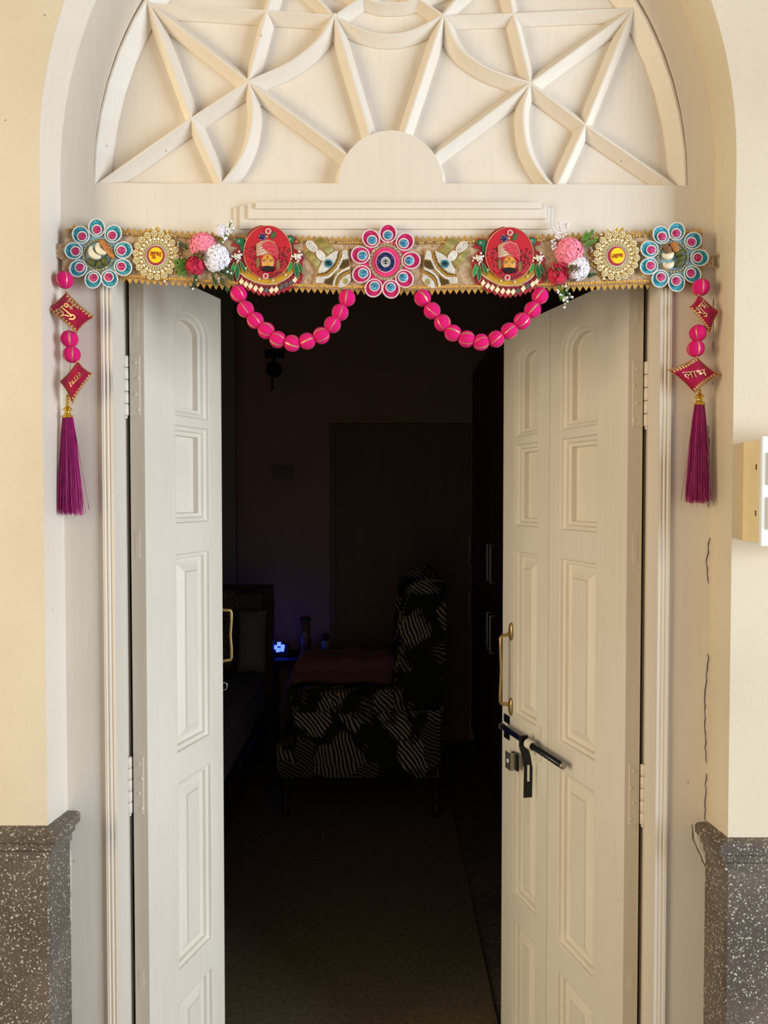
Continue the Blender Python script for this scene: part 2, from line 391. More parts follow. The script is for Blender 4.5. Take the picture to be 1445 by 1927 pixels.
# hairline crack and chipped filler where the right reveal meets the frame
def crack(pts, wpx, name='crack', mat='crack', jig=1.3, y=-0.0012):
    pts = [(x - 7 if x > 1320 and yy < 1600 else x, yy) for x, yy in pts]
    mb = MB(); L = []; Rr = []; rnd = random.Random(len(pts) * 7 + int(pts[0][1]))
    P = []
    for (a, b) in zip(pts[:-1], pts[1:]):
        n = max(2, int(abs(b[1] - a[1]) / 9))
        for i in range(n): t = i / n; P.append((a[0] + (b[0] - a[0]) * t + rnd.uniform(-jig, jig), a[1] + (b[1] - a[1]) * t))
    P.append(pts[-1])
    for i, (x, yy) in enumerate(P):
        k = wpx * (.6 if mat == 'crack' else 1) * rnd.uniform(.35, 1.2) * (0.15 if i in (0, len(P) - 1) else 1)
        L.append(at(x - k / 2, yy, y)); Rr.append(at(x + k / 2, yy, y))
    for i in range(len(P) - 1):
        a, b, c, d = L[i], Rr[i], Rr[i + 1], L[i + 1]; o = Vector((0, 0.002, 0))
        mb.add([a, b, c, d, a + o, b + o, c + o, d + o], [(0, 1, 2, 3), (4, 7, 6, 5), (0, 4, 5, 1), (1, 5, 6, 2), (2, 6, 7, 3), (3, 7, 4, 0)], mat)
    return mb.build(name, wall_front)
crack([(1309, 60), (1313, 65), (1330, 110), (1342, 172)], 1.6)
crack([(1353, 272), (1355, 300)], 2.2)
crack([(1350, 560), (1350, 700), (1349, 760)], 1.2)
crack([(1339, 800), (1341, 870), (1338, 900), (1340, 955)], 2.2)
crack([(1342, 1012), (1337, 1060), (1340, 1098)], 2.0)
crack([(1340, 1230), (1334, 1300), (1333, 1360), (1336, 1436)], 1.8)
crack([(1335, 1456), (1334, 1545)], 1.6)
crack([(1302, 1552), (1303, 1580), (1318, 1612), (1331, 1640), (1327, 1680), (1330, 1720), (1328, 1927)], 1.8)
crack([(1333, 1640), (1331, 1690), (1329, 1800), (1327, 1927)], 5.0, 'plaster_chip', 'chip', 1.2, -0.0006)
crack([(1306, 1556), (1318, 1600), (1336, 1640)], 4.0, 'plaster_chip', 'chip', 1.5, -0.0005)
crack([(131, 1596), (132, 1660), (131, 1760), (131, 1927)], 4.0, 'plaster_chip', 'chip', 0.8, -0.0006)

# frame board: arched head with fan opening + door opening notch
XJL, XJR = -0.505, 0.514; ZH = 1.962
FC = at(735, 345, 0); FX, FZ = FC.x, FC.z
HR = 0.0975; FRX, FRZ = 0.5535, 0.612
fan = [(FX - FRX, FZ)] + [(FX - HR * math.cos(a), FZ + HR * math.sin(a)) for a in [math.pi * i / 14 for i in range(15)]] + [(FX + FRX, FZ - .004)]
fan += arch_pts(FX, FRX, FRZ, FZ, 40)[1:-1]
outl = [(XL - .004, 0), (XL - .004, ZC)] + list(reversed(arch_pts(XC, RX + .004, RZ + .004, ZC)))[1:-1] + [(XR + .004, ZC), (XR + .004, 0), (XJR, 0), (XJR, ZH), (XJL, ZH), (XJL, 0)]
mb = MB(); plate(mb, [outl, fan], 0.0, 0.05, 'paint')
frame = mb.build('trim_1', kind='structure', label='white painted arched door frame and fan tracery above the doors')
mb = MB()   # rebate the doors close into
mb.box((XL - .004, .05, 0), (XJL - .014, .11, 2.0), 'paint'); mb.box((XJR + .014, .05, 0), (XR + .004, .11, 2.0), 'paint')
mb.box((XL, .05, ZH + .012), (XR, .11, 2.09), 'paint')
mb.build('rebate', frame)
mb = MB(); plate(mb, [[(XC - .60, 2.05)] + [(XC + .60, 2.05)] + arch_pts(XC, .60, .69, ZC)], .026, .045, 'paint')
mb.build('fan_panel', frame)
# bead moulding either side of the opening
for s, xj in ((-1, XJL), (1, XJR)):
    mb = MB(); prof = []
    n = 24
    for i in range(n + 1):
        t = i / n
        h = .0075 if t < .12 or t > .93 else .0050 + .0028 * abs(math.sin(t * math.pi * 3.0))
        prof.append((t * .0215, h))
    lp = [(xj + s * a, -b, 0.0) for a, b in prof] + [(xj + s * .0215, .002, 0.0), (xj, .002, 0.0)]
    mb.prism(lp, (0, 0, ZH + .02), 'paint'); mb.build('bead_moulding', frame)
# tracery ribs
def spl(pts, n=8):
    P = [Vector((a, b)) for a, b in pts]; out = []
    P = [P[0] * 2 - P[1]] + P + [P[-1] * 2 - P[-2]]
    for i in range(1, len(P) - 2):
        for k in range(n):
            t = k / n; a, b, c, d = P[i - 1], P[i], P[i + 1], P[i + 2]
            out.append(0.5 * ((2 * b) + (c - a) * t + (2 * a - 5 * b + 4 * c - d) * t * t + (3 * b - a - 3 * c + d) * t ** 3))
    out.append(P[-2]); return [(q.x, q.y) for q in out]
RIBN = [0]
def rib(pts, wpx=30, top=None, base=0.0265, name='rib', curve=False, ridge=3.0):
    RIBN[0] += 1
    if top is None: top = .0008 + RIBN[0] * .00022
    if curve: pts = spl(pts, 7)
    def ext(a, b, k=5.0):
        d = math.hypot(a[0] - b[0], a[1] - b[1]); return (a[0] + (a[0] - b[0]) / d * k, a[1] + (a[1] - b[1]) / d * k)
    pts = [ext(pts[0], pts[1])] + list(pts[1:-1]) + [ext(pts[-1], pts[-2])]
    W = [at(x, y, 0) for x, y in pts]; vs = []; n = len(W)
    for i, p in enumerate(W):
        d = (W[min(i + 1, n - 1)] - W[max(i - 1, 0)]); d.y = 0; d.normalize(); nn = Vector((-d.z, 0, d.x)); k = wpx / 2000
        for a, yy in ((-k, base), (-k, base - .004), (-ridge / 2000, top), (ridge / 2000, top), (k, base - .004), (k, base)):
            vs.append((p.x + nn.x * a, yy, p.z + nn.z * a))
    fs = []
    for i in range(n - 1):
        for j in range(6): a = i * 6 + j; b = i * 6 + (j + 1) % 6; fs.append((a, b, b + 6, a + 6))
    fs += [(5, 4, 3, 2, 1, 0), tuple((n - 1) * 6 + j for j in range(6))]
    mb = MB(); mb.add(vs, fs, 'paint'); return mb.build(name, frame)
rib([(186, 344), (360, 222), (467, 152)])
rib([(467, 152), (546, 116), (599, 73), (628, 28)], curve=True)
rib([(279, 4), (360, 222), (418, 348)], 27)
rib([(277, 3), (467, 152), (655, 292)], 29)
rib([(467, 150), (475, 203), (467, 262), (445, 310), (412, 350)], 27, curve=True)
rib([(545, -170), (514, -20), (501, 19), (467, 152)], 27)
rib([(276, 5), (501, 19), (628, 28)], 28)
rib([(629, 28), (698, 258)], 28)
rib([(834, 27), (758, 258)], 28)
rib([(629, 28), (685, 55), (733, 63), (780, 54), (834, 26)], 28, curve=True)
rib([(628, 28), (690, -14), (735, -40), (880, -140)], 24); rib([(834, 26), (775, -14), (735, -40), (590, -140)], 24)
rib([(628, 28), (596, -6), (470, -130)], 24); rib([(834, 26), (862, -8), (1000, -130)], 24)
rib([(600, -40), (700, -2), (735, 3), (780, -3), (870, -40)], 22, curve=True)
rib([(836, 27), (861, 82), (906, 119), (958, 141), (1000, 153)], curve=True)
rib([(1000, 153), (808, 297)], 30)
rib([(998, 155), (986, 206), (993, 273), (1020, 325), (1050, 355)], 27, curve=True)
rib([(998, 153), (1103, 232), (1284, 356)])
rib([(1193, 12), (1103, 232), (1046, 356)], 27)
rib([(1196, 11), (1000, 153)], 29)
rib([(1000, 153), (968, 24), (958, -20), (925, -170)], 27)
rib([(834, 27), (968, 22), (1196, 12)], 28)
rib([((FX + (FRX + .0035) * math.cos(a)) * 1000 + CX - 1, 345 - (FRZ + .0035) * math.sin(a) * 1000) for a in [math.pi * i / 30 for i in range(31)]], 46, top=.001, name='arc_moulding')
rib([(180, 342), (415, 346), (640, 351)], 20, name='sill_moulding'); rib([(830, 353), (1050, 352), (1290, 354)], 20, name='sill_moulding')
rib([(735 - 98 * math.cos(a), 346 - 98 * math.sin(a)) for a in [math.pi * i / 16 for i in range(17)]], 18, name='hub_moulding')

# stepped name board above the garland strip
nb = empty('name_board', at(739, 425, 0), 'blank stepped white wooden tablet fixed above the burlap strip', 'sign board')
for (x0, x1, y1, pr) in ((440, 1039, 466, .004), (453, 1031, 434, .009), (469, 1024, 417, .014), (484, 1014, 400, .019)):
    a = at(x0, 388, 0); b = at(x1, y1, 0); mb = MB(); mb.box((a.x, -pr, b.z), (b.x, .001, a.z + (0 if x0 > 460 else -.003)), 'paint', .0012)
    mb.build('board', nb)

# dado of dark terrazzo, wrapping into the reveal, with moulded cap
prof = [(-.002, 0.0), (.020, -.002), (.024, -.006), (.024, -.020), (.020, -.024), (.014, -.027), (.014, -.038), (.008, -.044), (.008, -.056), (-.002, -.056)]
for side, xr, zt in ((-1, XL, .9055), (1, XR, .884)):
    nm = 'baseboard_left' if side < 0 else 'baseboard_right'
    mb = MB(); s = side; t = .004
    # plan path from far out along the wall face, round the corner, into the reveal
    mb.prism([(s * 2.4, -.08, 0), (s * 2.4, -.08 - t, 0), (xr - s * .001, -.08 - t, 0), (xr - s * .0035, -.077, 0), (xr - s * .0035, .0, 0), (xr + s * .004, .0, 0), (xr + s * .004, -.08, 0)], (0, 0, zt - .03), 'terrazzo')
    d = mb.build(nm, kind='structure')
    mb = MB(); rings = []
    for k, (px_, py_, nx, ny) in enumerate(((s * 2.4, -.08, 0, -1), (xr, -.08, -s, -1), (xr, -.0005, -s, 0))):
        rings.append([(px_ + nx * p, py_ + ny * p, zt + h - (0.008 if k == 2 else 0)) for p, h in prof])
    n = len(prof); vs = rings[0] + rings[1] + rings[2]
    fs = [(i * n + j, i * n + (j + 1) % n, (i + 1) * n + (j + 1) % n, (i + 1) * n + j) for i in range(2) for j in range(n)] + [tuple(range(n)), tuple(2 * n + j for j in range(n))]
    mb.add(vs, fs, 'terrazzo'); mb.build('dado_cap', d)

# switch box on the right wall
p0 = at(1399, 832, -.08); p1 = at(1396, 1017, -.08)
sb = empty('switch_box', (p0.x + .1, -.08, p1.z), 'cream wooden switch box with white plastic switch plate on the right wall', 'switch box')
mb = MB(); mb.box((p0.x, -.079, p1.z), (p0.x + .22, -.131, p0.z), 'box', .0015); mb.build('back_box', sb)
mb = MB(); mb.box((p0.x + .001, -.131, p1.z - .006), (p0.x + .226, -.140, p0.z + .006), 'plastic', .002); mb.build('face_plate', sb)
for k in range(2):
    for q in range(3):
        x = p0.x + .012 + q * .07; z = p1.z + .022 + k * .075
        mb = MB(); mb.box((x, -.1395, z), (x + .055, -.145, z + .055), 'plastic', .002); mb.build('switch', sb)
for zz in (p1.z + .045, p0.z - .05):
    mb = MB(); mb.box((p0.x - .0006, -.126, zz), (p0.x + .001, -.123, zz + .009), 'crack'); mb.build('slot', sb)

# ================================================================ DOORS
def shape(kind, a, b, lo, hi, d):
    a += d; b -= d; lo += d
    if kind == 'rect': hi -= d; return [(a, lo), (b, lo), (b, hi), (a, hi)]
    r = (b - a) / 2; c = (a + b) / 2; R0 = r + d; rise0 = R0 * .8; zs = hi - rise0; rise = rise0 - d
    return [(a, lo), (b, lo)] + [(c + r * math.cos(math.pi * i / 16), zs + rise * math.sin(math.pi * i / 16)) for i in range(17)]
class Leaf:
    def __init__(s, O, u, n, zoff=0): s.O = Vector((O[0], O[1], 0)); s.u = Vector((u[0], u[1], 0)); s.n = Vector((n[0], n[1], 0)); s.z = zoff
    def p(s, u, z, w=0): return s.O + s.u * u + s.n * w + Vector((0, 0, z + s.z))
    def box(s, mb, u0, u1, z0, z1, w0, w1, mat):
        vs = [s.p(u, z, w_) for w_ in (w0, w1) for z in (z0, z1) for u in (u0, u1)]
        mb.add(vs, [(0, 2, 3, 1), (4, 5, 7, 6), (0, 1, 5, 4), (2, 6, 7, 3), (0, 4, 6, 2), (1, 3, 7, 5)], mat)
    def hit(s, px, py, w=0):
        """picture position -> (u, z) on the leaf's plane offset by w"""
        d = at(px, py, 0) - CAM; q = s.O + s.n * w
        t = (q - CAM).dot(s.n) / d.dot(s.n); P = CAM + d * t
        return (P - s.O).dot(s.u), P.z - s.z
PANELS = [('arch', 1.653, 1.892), ('rect', 1.423, 1.639), ('raised', .930, 1.362), ('raised', .453, .869), ('raised', .06, .388)]
ZT, ZB, T = 1.944, 0.008, 0.035
def make_leaf(door, lf, L, a, b, mat='door'):
    mb = MB()
    lf.box(mb, 0, a, ZB, ZT, -T, 0, mat); lf.box(mb, b, L, ZB, ZT, -T, 0, mat)
    zs = [ZB]
    for k, lo, hi in reversed(PANELS): zs += [lo, hi]
    zs.append(ZT)
    for i in range(0, len(zs), 2): lf.box(mb, a, b, zs[i], zs[i + 1], -T, 0, mat)
    # spandrels over the arched pane
    k, lo, hi = PANELS[0]; A = shape('arch', a, b, lo, hi, 0)[2:]
    vs = []; fs = []
    for i, (x, z) in enumerate(A): vs += [lf.p(x, z, 0), lf.p(x, hi, 0), lf.p(x, z, -T), lf.p(x, hi, -T)]
    for i in range(len(A) - 1): q = i * 4; fs += [(q, q + 1, q + 5, q + 4), (q + 2, q + 6, q + 7, q + 3), (q, q + 4, q + 6, q + 2)]
    mb.add(vs, fs, mat)
    leaf = mb.build('leaf', door)
    for kind, lo, hi in PANELS:
        mb = MB(); kk = 'arch' if kind == 'arch' else 'rect'
        if kind == 'raised': steps = [(0, 0), (.003, -.001), (.005, -.007), (.013, -.009), (.015, -.016), (.024, -.017), (.025, -.018), (.043, -.009), (.045, -.005)]
        else: steps = [(0, 0), (.003, -.001), (.005, -.006), (.013, -.009), (.015, -.014), (.023, -.016), (.0235, -.029)]
        rings = [[lf.p(x, z, w_) for x, z in shape(kk, a, b, lo, hi, d)] for d, w_ in steps]
        n = len(rings[0]); vs = [q for r_ in rings for q in r_]; m_ = len(rings)
        fs = [(i * n + j, i * n + (j + 1) % n, (i + 1) * n + (j + 1) % n, (i + 1) * n + j) for i in range(m_ - 1) for j in range(n)]
        fs.append(tuple((m_ - 1) * n + j for j in range(n)))
        mb.add(vs, fs, mat)
        bk = [lf.p(x, z, -.033) for x, z in shape(kk, a, b, lo, hi, 0)]
        mb.add(bk, [tuple(range(n))], mat)
        mb.build('panel' if kind == 'raised' else 'pane_panel', leaf)
    return leaf
def hinge(door, axis, corner, zlo, zhi, lf):
    mb = MB(); n = 5; h = (zhi - zlo) / n
    for i in range(n):
        mb.lathe((axis[0], axis[1], zlo + i * h), [(.0045, .0004), (.0058, .0015), (.0058, h - .002), (.0045, h - .0008)], 'paint', 12)
    mb.lathe((axis[0], axis[1], zlo - .006), [(.001, 0), (.004, .002), (.003, .006)], 'paint', 10)
    # plate on the leaf edge
    for w0, w1, u0, u1 in ((-T + .001, -.010, -.0016, .0005),):
        lf.box(mb, u0, u1, zlo - lf.z, zhi - lf.z, w0, w1, 'door')
    for i in range(4):
        z = zlo + h * (.5 + i * 1.3); w_ = -.019 if i % 2 else -.013
        c = lf.p(-.0018, z - lf.z, w_); mb.sph(c, (.0032, .0014, .0032), 'door', 8, 4)
    mb.build('hinge', door)
th = R(70); uL = (math.cos(th), math.sin(th)); nL = (math.sin(th), -math.cos(th))
OL = (-.476, .080)
d1 = empty('door_1', (-.5, .1, 0), kind='structure', label='left white panelled door folded inwards')
LA = Leaf(OL, uL, nL, .010)
make_leaf(d1, LA, .2745, .097, .226)
# second leaf folded back out of sight
e = LA.p(.2765, 0); ul = Vector((-.275, .9615, 0)); LB = Leaf((e.x - .004, e.y), (ul.x, ul.y), (ul.y, -ul.x), .010)
make_leaf(d1, LB, .225, .05, .175)
axL = (-.5155, .086); axR = (.5245, .086)
hinge(d1, axL, None, 1.655, 1.775, LA); hinge(d1, axL, None, .852, .968, LA)
th2 = R(71.5); uR = (-math.cos(th2), math.sin(th2)); nR = (-math.sin(th2), -math.cos(th2))
OR = (.485, .080)
d2 = empty('door_2', (.51, .1, 0), kind='structure', label='right white panelled door of two leaves standing open inwards')
LC = Leaf(OR, uR, nR, -.010)
make_leaf(d2, LC, .2890, .100, .243)
e = LC.p(.2905, 0); LD = Leaf((e.x, e.y), uR, nR, -.010)
make_leaf(d2, LD, .2285, .0515, .1680)
hinge(d2, axR, None, 1.633, 1.763, LC); hinge(d2, axR, None, .829, .953, LC)
# tiny mortice plugs on the leaf edges
for lf, dd, lst in ((LA, d1, ((1.86, 1.80), (1.415, 1.36), (.52, .48))), (LC, d2, ((1.90, 1.85), (1.43, 1.37), (.53, .50)))):
    for z1, z0 in lst:
        mb = MB(); lf.box(mb, -.0008, .0005, z0, z1, -.024, -.013, 'door'); mb.build('tenon_end', dd)
def pull(door, lf, uc, z0, z1, prot):
    """bow handle with teardrop feet"""
    mb = MB()
    for z, s in ((z0, -1), (z1, 1)):
        mb.sph(lf.p(uc, z, .003), (.0095, .0055, .024), 'brass', 12, 8, axis=(lf.u, lf.n, Vector((0, 0, 1))))
    P = [lf.p(uc, z0 + .004, .003), lf.p(uc, z0 + .009, prot * .5), lf.p(uc, z0 + .010, prot * .93), lf.p(uc, z0 + .016, prot), lf.p(uc, z0 + .04, prot * 1.0), lf.p(uc, (z0 + z1) / 2, prot * .93),
         lf.p(uc, z1 - .04, prot), lf.p(uc, z1 - .016, prot), lf.p(uc, z1 - .010, prot * .93), lf.p(uc, z1 - .009, prot * .5), lf.p(uc, z1 - .004, .003)]
    mb.tube(P, [.005, .0045, .0042, .0042, .0038, .0036, .0038, .0042, .0042, .0045, .005], 'brass', 8)
    mb.build('pull_handle', door, label='brass bow pull handle')
u1_, z1_ = LD.hit(963, 1188, 0); u0_, z0_ = LD.hit(963, 1330, 0)
pull(d2, LD, (u0_ + u1_) / 2, z0_, z1_, .034)
cz = lambda py: 1.5 - (py - 928) / F * 3.205 + .12
zt = LB.hit(424, 1188, 0)[1]; zb_ = LB.hit(424, 1316, 0)[1]
pull(d1, LB, .185, zb_, zt, .036)
mb = MB(); q = [LB.p(.185, LB.hit(424, 1365)[1] + dz, w_) for dz, w_ in ((.009, .0), (.010, .018), (.006, .024), (-.008, .022), (-.010, .002))]
mb.tube(q, .0016, 'steel', 6); mb.build('staple', d1)

# sliding bolt across the right door
W0 = .026
bu, bz = LD.hit(945, 1367, W0); cu_, cz_ = LD.hit(1058, 1441, W0); mu, mz = LD.hit(1003, 1409, W0)
PA = LD.p(bu, bz, W0); PB = LD.p(cu_, cz_, W0)
mb = MB(); mb.tube([PA, PB], .0074, 'iron', 14); dv = (PB - PA).normalized()
bolt = mb.build('bolt_rod', d2, label='black sliding bolt rod')
mb = MB(); mb.tube([PB - dv * .001, PB + dv * .004], [.0078, .0074], 'steel', 14)
mb.tube([PA - dv * .006, PA + dv * .002], [.0092, .0092], 'steel', 6, smooth=False)
mb.build('rod_end', bolt)
mb = MB()   # painted clamp
PM = PA + (PB - PA) * .51
for i in range(1):
    ring = []
    for k in range(13):
        a = -.5 + k / 12 * (math.pi + 1.0); ring.append((math.cos(a), math.sin(a)))
    N = LD.n; Z = Vector((0, 0, 1)); r_ = .0120
    vs = []; fs = []
    for k, (c_, s_) in enumerate(ring):
        o = N * (r_ * s_) + Z * (r_ * c_)
        o2 = o * .8
        for sgn in (-1, 1): vs += [PM + o + dv * (.012 * sgn), PM + o2 + dv * (.012 * sgn)]
    for k in range(12):
        q = k * 4; fs += [(q, q + 2, q + 6, q + 4), (q + 1, q + 5, q + 7, q + 3), (q, q + 4, q + 5, q + 1), (q + 2, q + 3, q + 7, q + 6)]
    mb.add(vs, fs, 'paint')
pu, pz = (PM - LD.O).dot(LD.u), PM.z - LD.z
for s_ in (-1, 1):
    LD.box(mb, pu - .008, pu + .008, *sorted((pz + s_ * .008, pz + s_ * .034)), 0, .003, 'paint')
    mb.sph(LD.p(pu, pz + s_ * .036, .0015), (.008, .0016, .008), 'paint', 12, 5, axis=(LD.u, LD.n, Vector((0, 0, 1))))
    mb.sph(LD.p(pu, pz + s_ * .026, .0035), (.004, .0012, .004), 'paint', 10, 4, axis=(LD.u, LD.n, Vector((0, 0, 1))))
mb.build('bolt_clamp', d2, label='white painted bolt clamp')
mb = MB()   # hanging slotted hasp
hu, hz = LD.hit(990, 1388, W0); hu2, hz2 = LD.hit(995, 1500, .020)
prs = [(hu, hz + .006, W0 + .007), (hu, hz - .020, W0 + .008), (hu - .001, hz - .045, .026), (hu2 - .004, hz - .075, .024), (hu2 - .002, hz2, .024)]
for i in range(len(prs) - 1):
    (a, z, w_), (b, z2, w2) = prs[i], prs[i + 1]; h = .011
    hx_ = Vector((h, .002, 0)); th_ = Vector((0, .0025, 0)); A_ = LD.p(a, z, w_); B_ = LD.p(b, z2, w2)
    mb.add([A_ - hx_, A_ + hx_, B_ + hx_, B_ - hx_, A_ - hx_ + th_, A_ + hx_ + th_, B_ + hx_ + th_, B_ - hx_ + th_],
           [(0, 1, 2, 3), (4, 7, 6, 5), (0, 4, 5, 1), (1, 5, 6, 2), (2, 6, 7, 3), (3, 7, 4, 0)], 'iron')
a, z, w_ = prs[3]
q_ = LD.p(a, z, w_); mb.box((q_.x - .003, q_.y - .0035, q_.z - .030), (q_.x + .002, q_.y - .001, q_.z + .010), 'door')
mb.build('hasp', bolt, label='slotted black hasp hanging from the rod')
mb = MB()
for y0, y1 in ((1343, 1362), (1372, 1392)):
    a, za = LD.hit(951, y0); b, zb = LD.hit(958, y1); LD.box(mb, min(a, b) - .004, max(a, b) + .004, min(za, zb), max(za, zb), 0, .003, 'iron')
mb.build('bolt_guide', d2)
mb = MB(); a, za = LD.hit(972, 1417); b, zb = LD.hit(972, 1449)
LD.box(mb, a - .012, a + .016, zb, za, 0, .003, 'iron'); LD.box(mb, a - .002, a + .001, zb, za, .003, .018, 'steel'); LD.box(mb, a - .002, a + .026, zb, za, .017, .019, 'steel')
mb.sph(LD.p(a + .012, (za + zb) / 2, .0195), (.005, .002, .006), 'plastic', 12, 5, axis=(LD.u, LD.n, Vector((0, 0, 1))))
mb.build('latch_plate', d2, label='steel latch bracket')
# ================================================================ BEDROOM BEHIND THE DOOR
YB = 2.96
mb = MB(); mb.box((-2.4, -3.2, -.05), (2.4, YB + .1, 0), 'floor'); mb.build('floor', kind='structure')
mb = MB(); mb.box((-2.4, .12, 3.0), (1.5, YB + .1, 3.1), 'ceiling'); mb.build('ceiling', kind='structure')
mb = MB(); mb.box((-2.4, -3.2, 3.05), (2.4, -.08, 3.15), 'ceiling'); mb.build('ceiling_blocker', kind='structure')  # unseen slab added outside to cut ambient light from above
mb = MB(); mb.box((-2.4, YB, 0), (1.5, YB + .1, 3.0), 'inwall'); wb = mb.build('wall_back', kind='structure')
mb = MB(); mb.box((-2.4, YB - .05, 0), (at(446, 900, YB).x, YB + .001, 3.0), 'inwallg'); mb.build('pilaster', wb)
mb = MB(); mb.box((-2.4, .12, 0), (-2.3, YB, 3.0), 'inwallg'); mb.build('wall_left', kind='structure')
mb = MB(); mb.box((1.2, .12, 0), (1.3, YB, 3.0), 'inwall'); mb.build('wall_right', kind='structure')
# closed door in the back wall
a = at(620, 797, YB); b = at(884, 797, YB); sp = at(805, 797, YB).x
d3 = empty('door_3', (a.x, YB, 0), kind='structure')
for q0, q1 in (((a.x, YB - .02, 0), (a.x + .035, YB + .001, a.z)), ((b.x - .02, YB - .02, 0), (b.x, YB + .001, a.z)), ((a.x, YB - .022, a.z - .04), (b.x, YB + .001, a.z))):
    mb = MB(); mb.box(q0, q1, 'bdoor', .003); mb.build('door_frame', d3)
for x0, x1, yy in ((a.x + .035, sp, -.006), (sp, b.x - .02, -.012)):
    mb = MB(); mb.box((x0, YB + yy, 0), (x1, YB + .001, a.z - .04), 'bdoor'); mb.build('door_leaf', d3)
# wardrobe along the right
WX = .53
wd = empty('wardrobe', (WX + .3, 2.35, 0), 'tall dark wardrobe with slim pale handles along the bedroom side wall', 'wardrobe')
mb = MB(); mb.box((WX + .02, 1.70, 0), (1.19, YB - .001, 2.25), 'wardrobe', .003); mb.build('carcass', wd)
ys = [1.70, 2.12, 2.54, YB - .005]
for i in range(3):
    for z0, z1 in ((.08, .95), (.96, 2.22)):
        mb = MB(); mb.box((WX, ys[i] + .004, z0), (WX + .02, ys[i + 1] - .004, z1), 'wardrobe', .002); dd = mb.build('wardrobe_door', wd)
        hy = ys[i + 1] - .05 if i != 1 else ys[i] + .05
        mb = MB(); zc = z1 - .13 if z0 < .5 else z0 + .2
        mb.tube([(WX, hy, zc - .09), (WX - .02, hy, zc - .09), (WX - .02, hy, zc + .09), (WX, hy, zc + .09)], .005, 'handle', 6); mb.build('handle', dd)
# rug
rx = .322
mb = MB(); mb.box((-1.25, .35, 0), (rx, 2.93, .008), 'rug', .003); tag(mb.build('rug'), 'grey-brown flat woven rug covering the bedroom floor', 'rug')
# ---- wing chair seen from its side
CY0, CY1 = 1.86, 2.50
W = lambda px, py, Y=CY0: at(px, py, Y)
ch = empty('wing_chair', (W(690, 1550).x, (CY0 + CY1) / 2, 0), 'high-backed wing armchair in dark palm-leaf print facing left', 'armchair')
def slab(pts, y0, y1, mat, name, parent, inset=.012, Y=CY0):
    """side-profile polygon (picture points on plane Y) given thickness with softened edges"""
    P = [W(x, y, Y) for x, y in pts]; c = sum(P, Vector()) / len(P); mb = MB(); rings = []
    for yy, k in ((y0, inset), (y0 + inset * .4, inset * .3), (y0 + inset, 0), (y1 - inset, 0), (y1 - inset * .4, inset * .3), (y1, inset)):
        rings.append([Vector((p.x + (c.x - p.x) / max((c - p).length, .01) * k, yy, p.z + (c.z - p.z) / max((c - p).length, .01) * k)) for p in P])
    n = len(P); vs = [q for r_ in rings for q in r_]
    fs = [(i * n + j, i * n + (j + 1) % n, (i + 1) * n + (j + 1) % n, (i + 1) * n + j) for i in range(5) for j in range(n)] + [tuple(range(n)), tuple(5 * n + j for j in range(n))]
    mb.add(vs, fs, mat, True); return mb.build(name, parent)
arm = [(552, 1340), (546, 1322), (552, 1308), (568, 1302), (640, 1300), (740, 1296), (742, 1338)]
for y0 in (CY0, CY1 - .10): slab(arm, y0 - (.02 if y0 == CY0 else -.0), y0 + .10, 'leaf', 'armrest', ch)
side = [(548, 1338), (832, 1334), (832, 1400), (830, 1466), (520, 1466), (518, 1405), (548, 1400)]
slab(side, CY0, CY1, 'leaf', 'seat_base', ch, .02)
wing = [(738, 1340), (736, 1290), (744, 1230), (748, 1175), (753, 1140), (764, 1110), (782, 1094), (806, 1088), (830, 1091), (838, 1102), (842, 1180), (838, 1270), (834, 1340)]
for y0 in (CY0 - .005, CY1 - .065): slab(wing, y0, y0 + .07, 'leaf', 'wing', ch, .015)
back = [(790, 1330), (796, 1200), (800, 1120), (812, 1094), (832, 1093), (840, 1120), (840, 1200), (836, 1330)]
slab(back, CY0 + .06, CY1 - .06, 'leaf', 'backrest', ch, .02)
slab([(540, 1346), (538, 1325), (548, 1318), (800, 1318), (802, 1346)], CY0 + .08, CY1 - .08, 'leaf', 'seat_cushion', ch, .02)
for px in (534, 822):
    for yy in (CY0 + .05, CY1 - .05):
        x = W(px, 1500).x; z1 = W(px, 1460).z; mb = MB()
        pr = [(.014, 0.0), (.018, .02), (.020, .05), (.013, .06), (.019, .075), (.019, .10), (.013, .11), (.022, .125), (.023, z1 - .02), (.028, z1)]
        mb.lathe((x, yy, .008), pr, 'wood', 14); mb.build('leg', ch)
for i in range(26):    # brass nail heads along wing edge
    pass
mb = MB()
for i in range(len(wing) - 3):
    (x0, y0), (x1, y1) = wing[i + 1], wing[i + 2]
    if i > 6: break
    for k in range(4):
        t = k / 4; p = W(x0 + (x1 - x0) * t + 7, y0 + (y1 - y0) * t + 3); mb.sph((p.x, CY0 - .005, p.z), (.005, .003, .005), 'brass', 6, 4)
mb.build('nail_trim', ch, kind='stuff')
# pink cloth thrown over the far arm and seat
mb = MB(); nx, ny = 26, 12; vs = []; fs = []
xs0, xs1 = W(536, 1300, 2.3).x, W(742, 1300, 2.3).x
for i in range(nx + 1):
    for j in range(ny + 1):
        x = xs0 + (xs1 - xs0) * i / nx; y = 2.06 + (CY1 + .03 - 2.06) * j / ny
        ztop = W(600, 1300, CY0).z + .010 + .02
        edge = max(0, 1 - (i / nx) * 9)
        z = ztop - .05 * (1 - j / ny) * (1 if j < 5 else .0) + .018 * noise.noise(Vector((x * 9, y * 11, 3))) - edge * .22
        xx = x - .02 * edge
        vs.append((xx, y, z + .012)); 
for i in range(nx):
    for j in range(ny): a_ = i * (ny + 1) + j; fs.append((a_, a_ + 1, a_ + ny + 2, a_ + ny + 1))
n0 = len(vs); vs += [(x, y, z - .008) for x, y, z in vs]; fs += [tuple(n0 + q for q in reversed(f)) for f in fs]
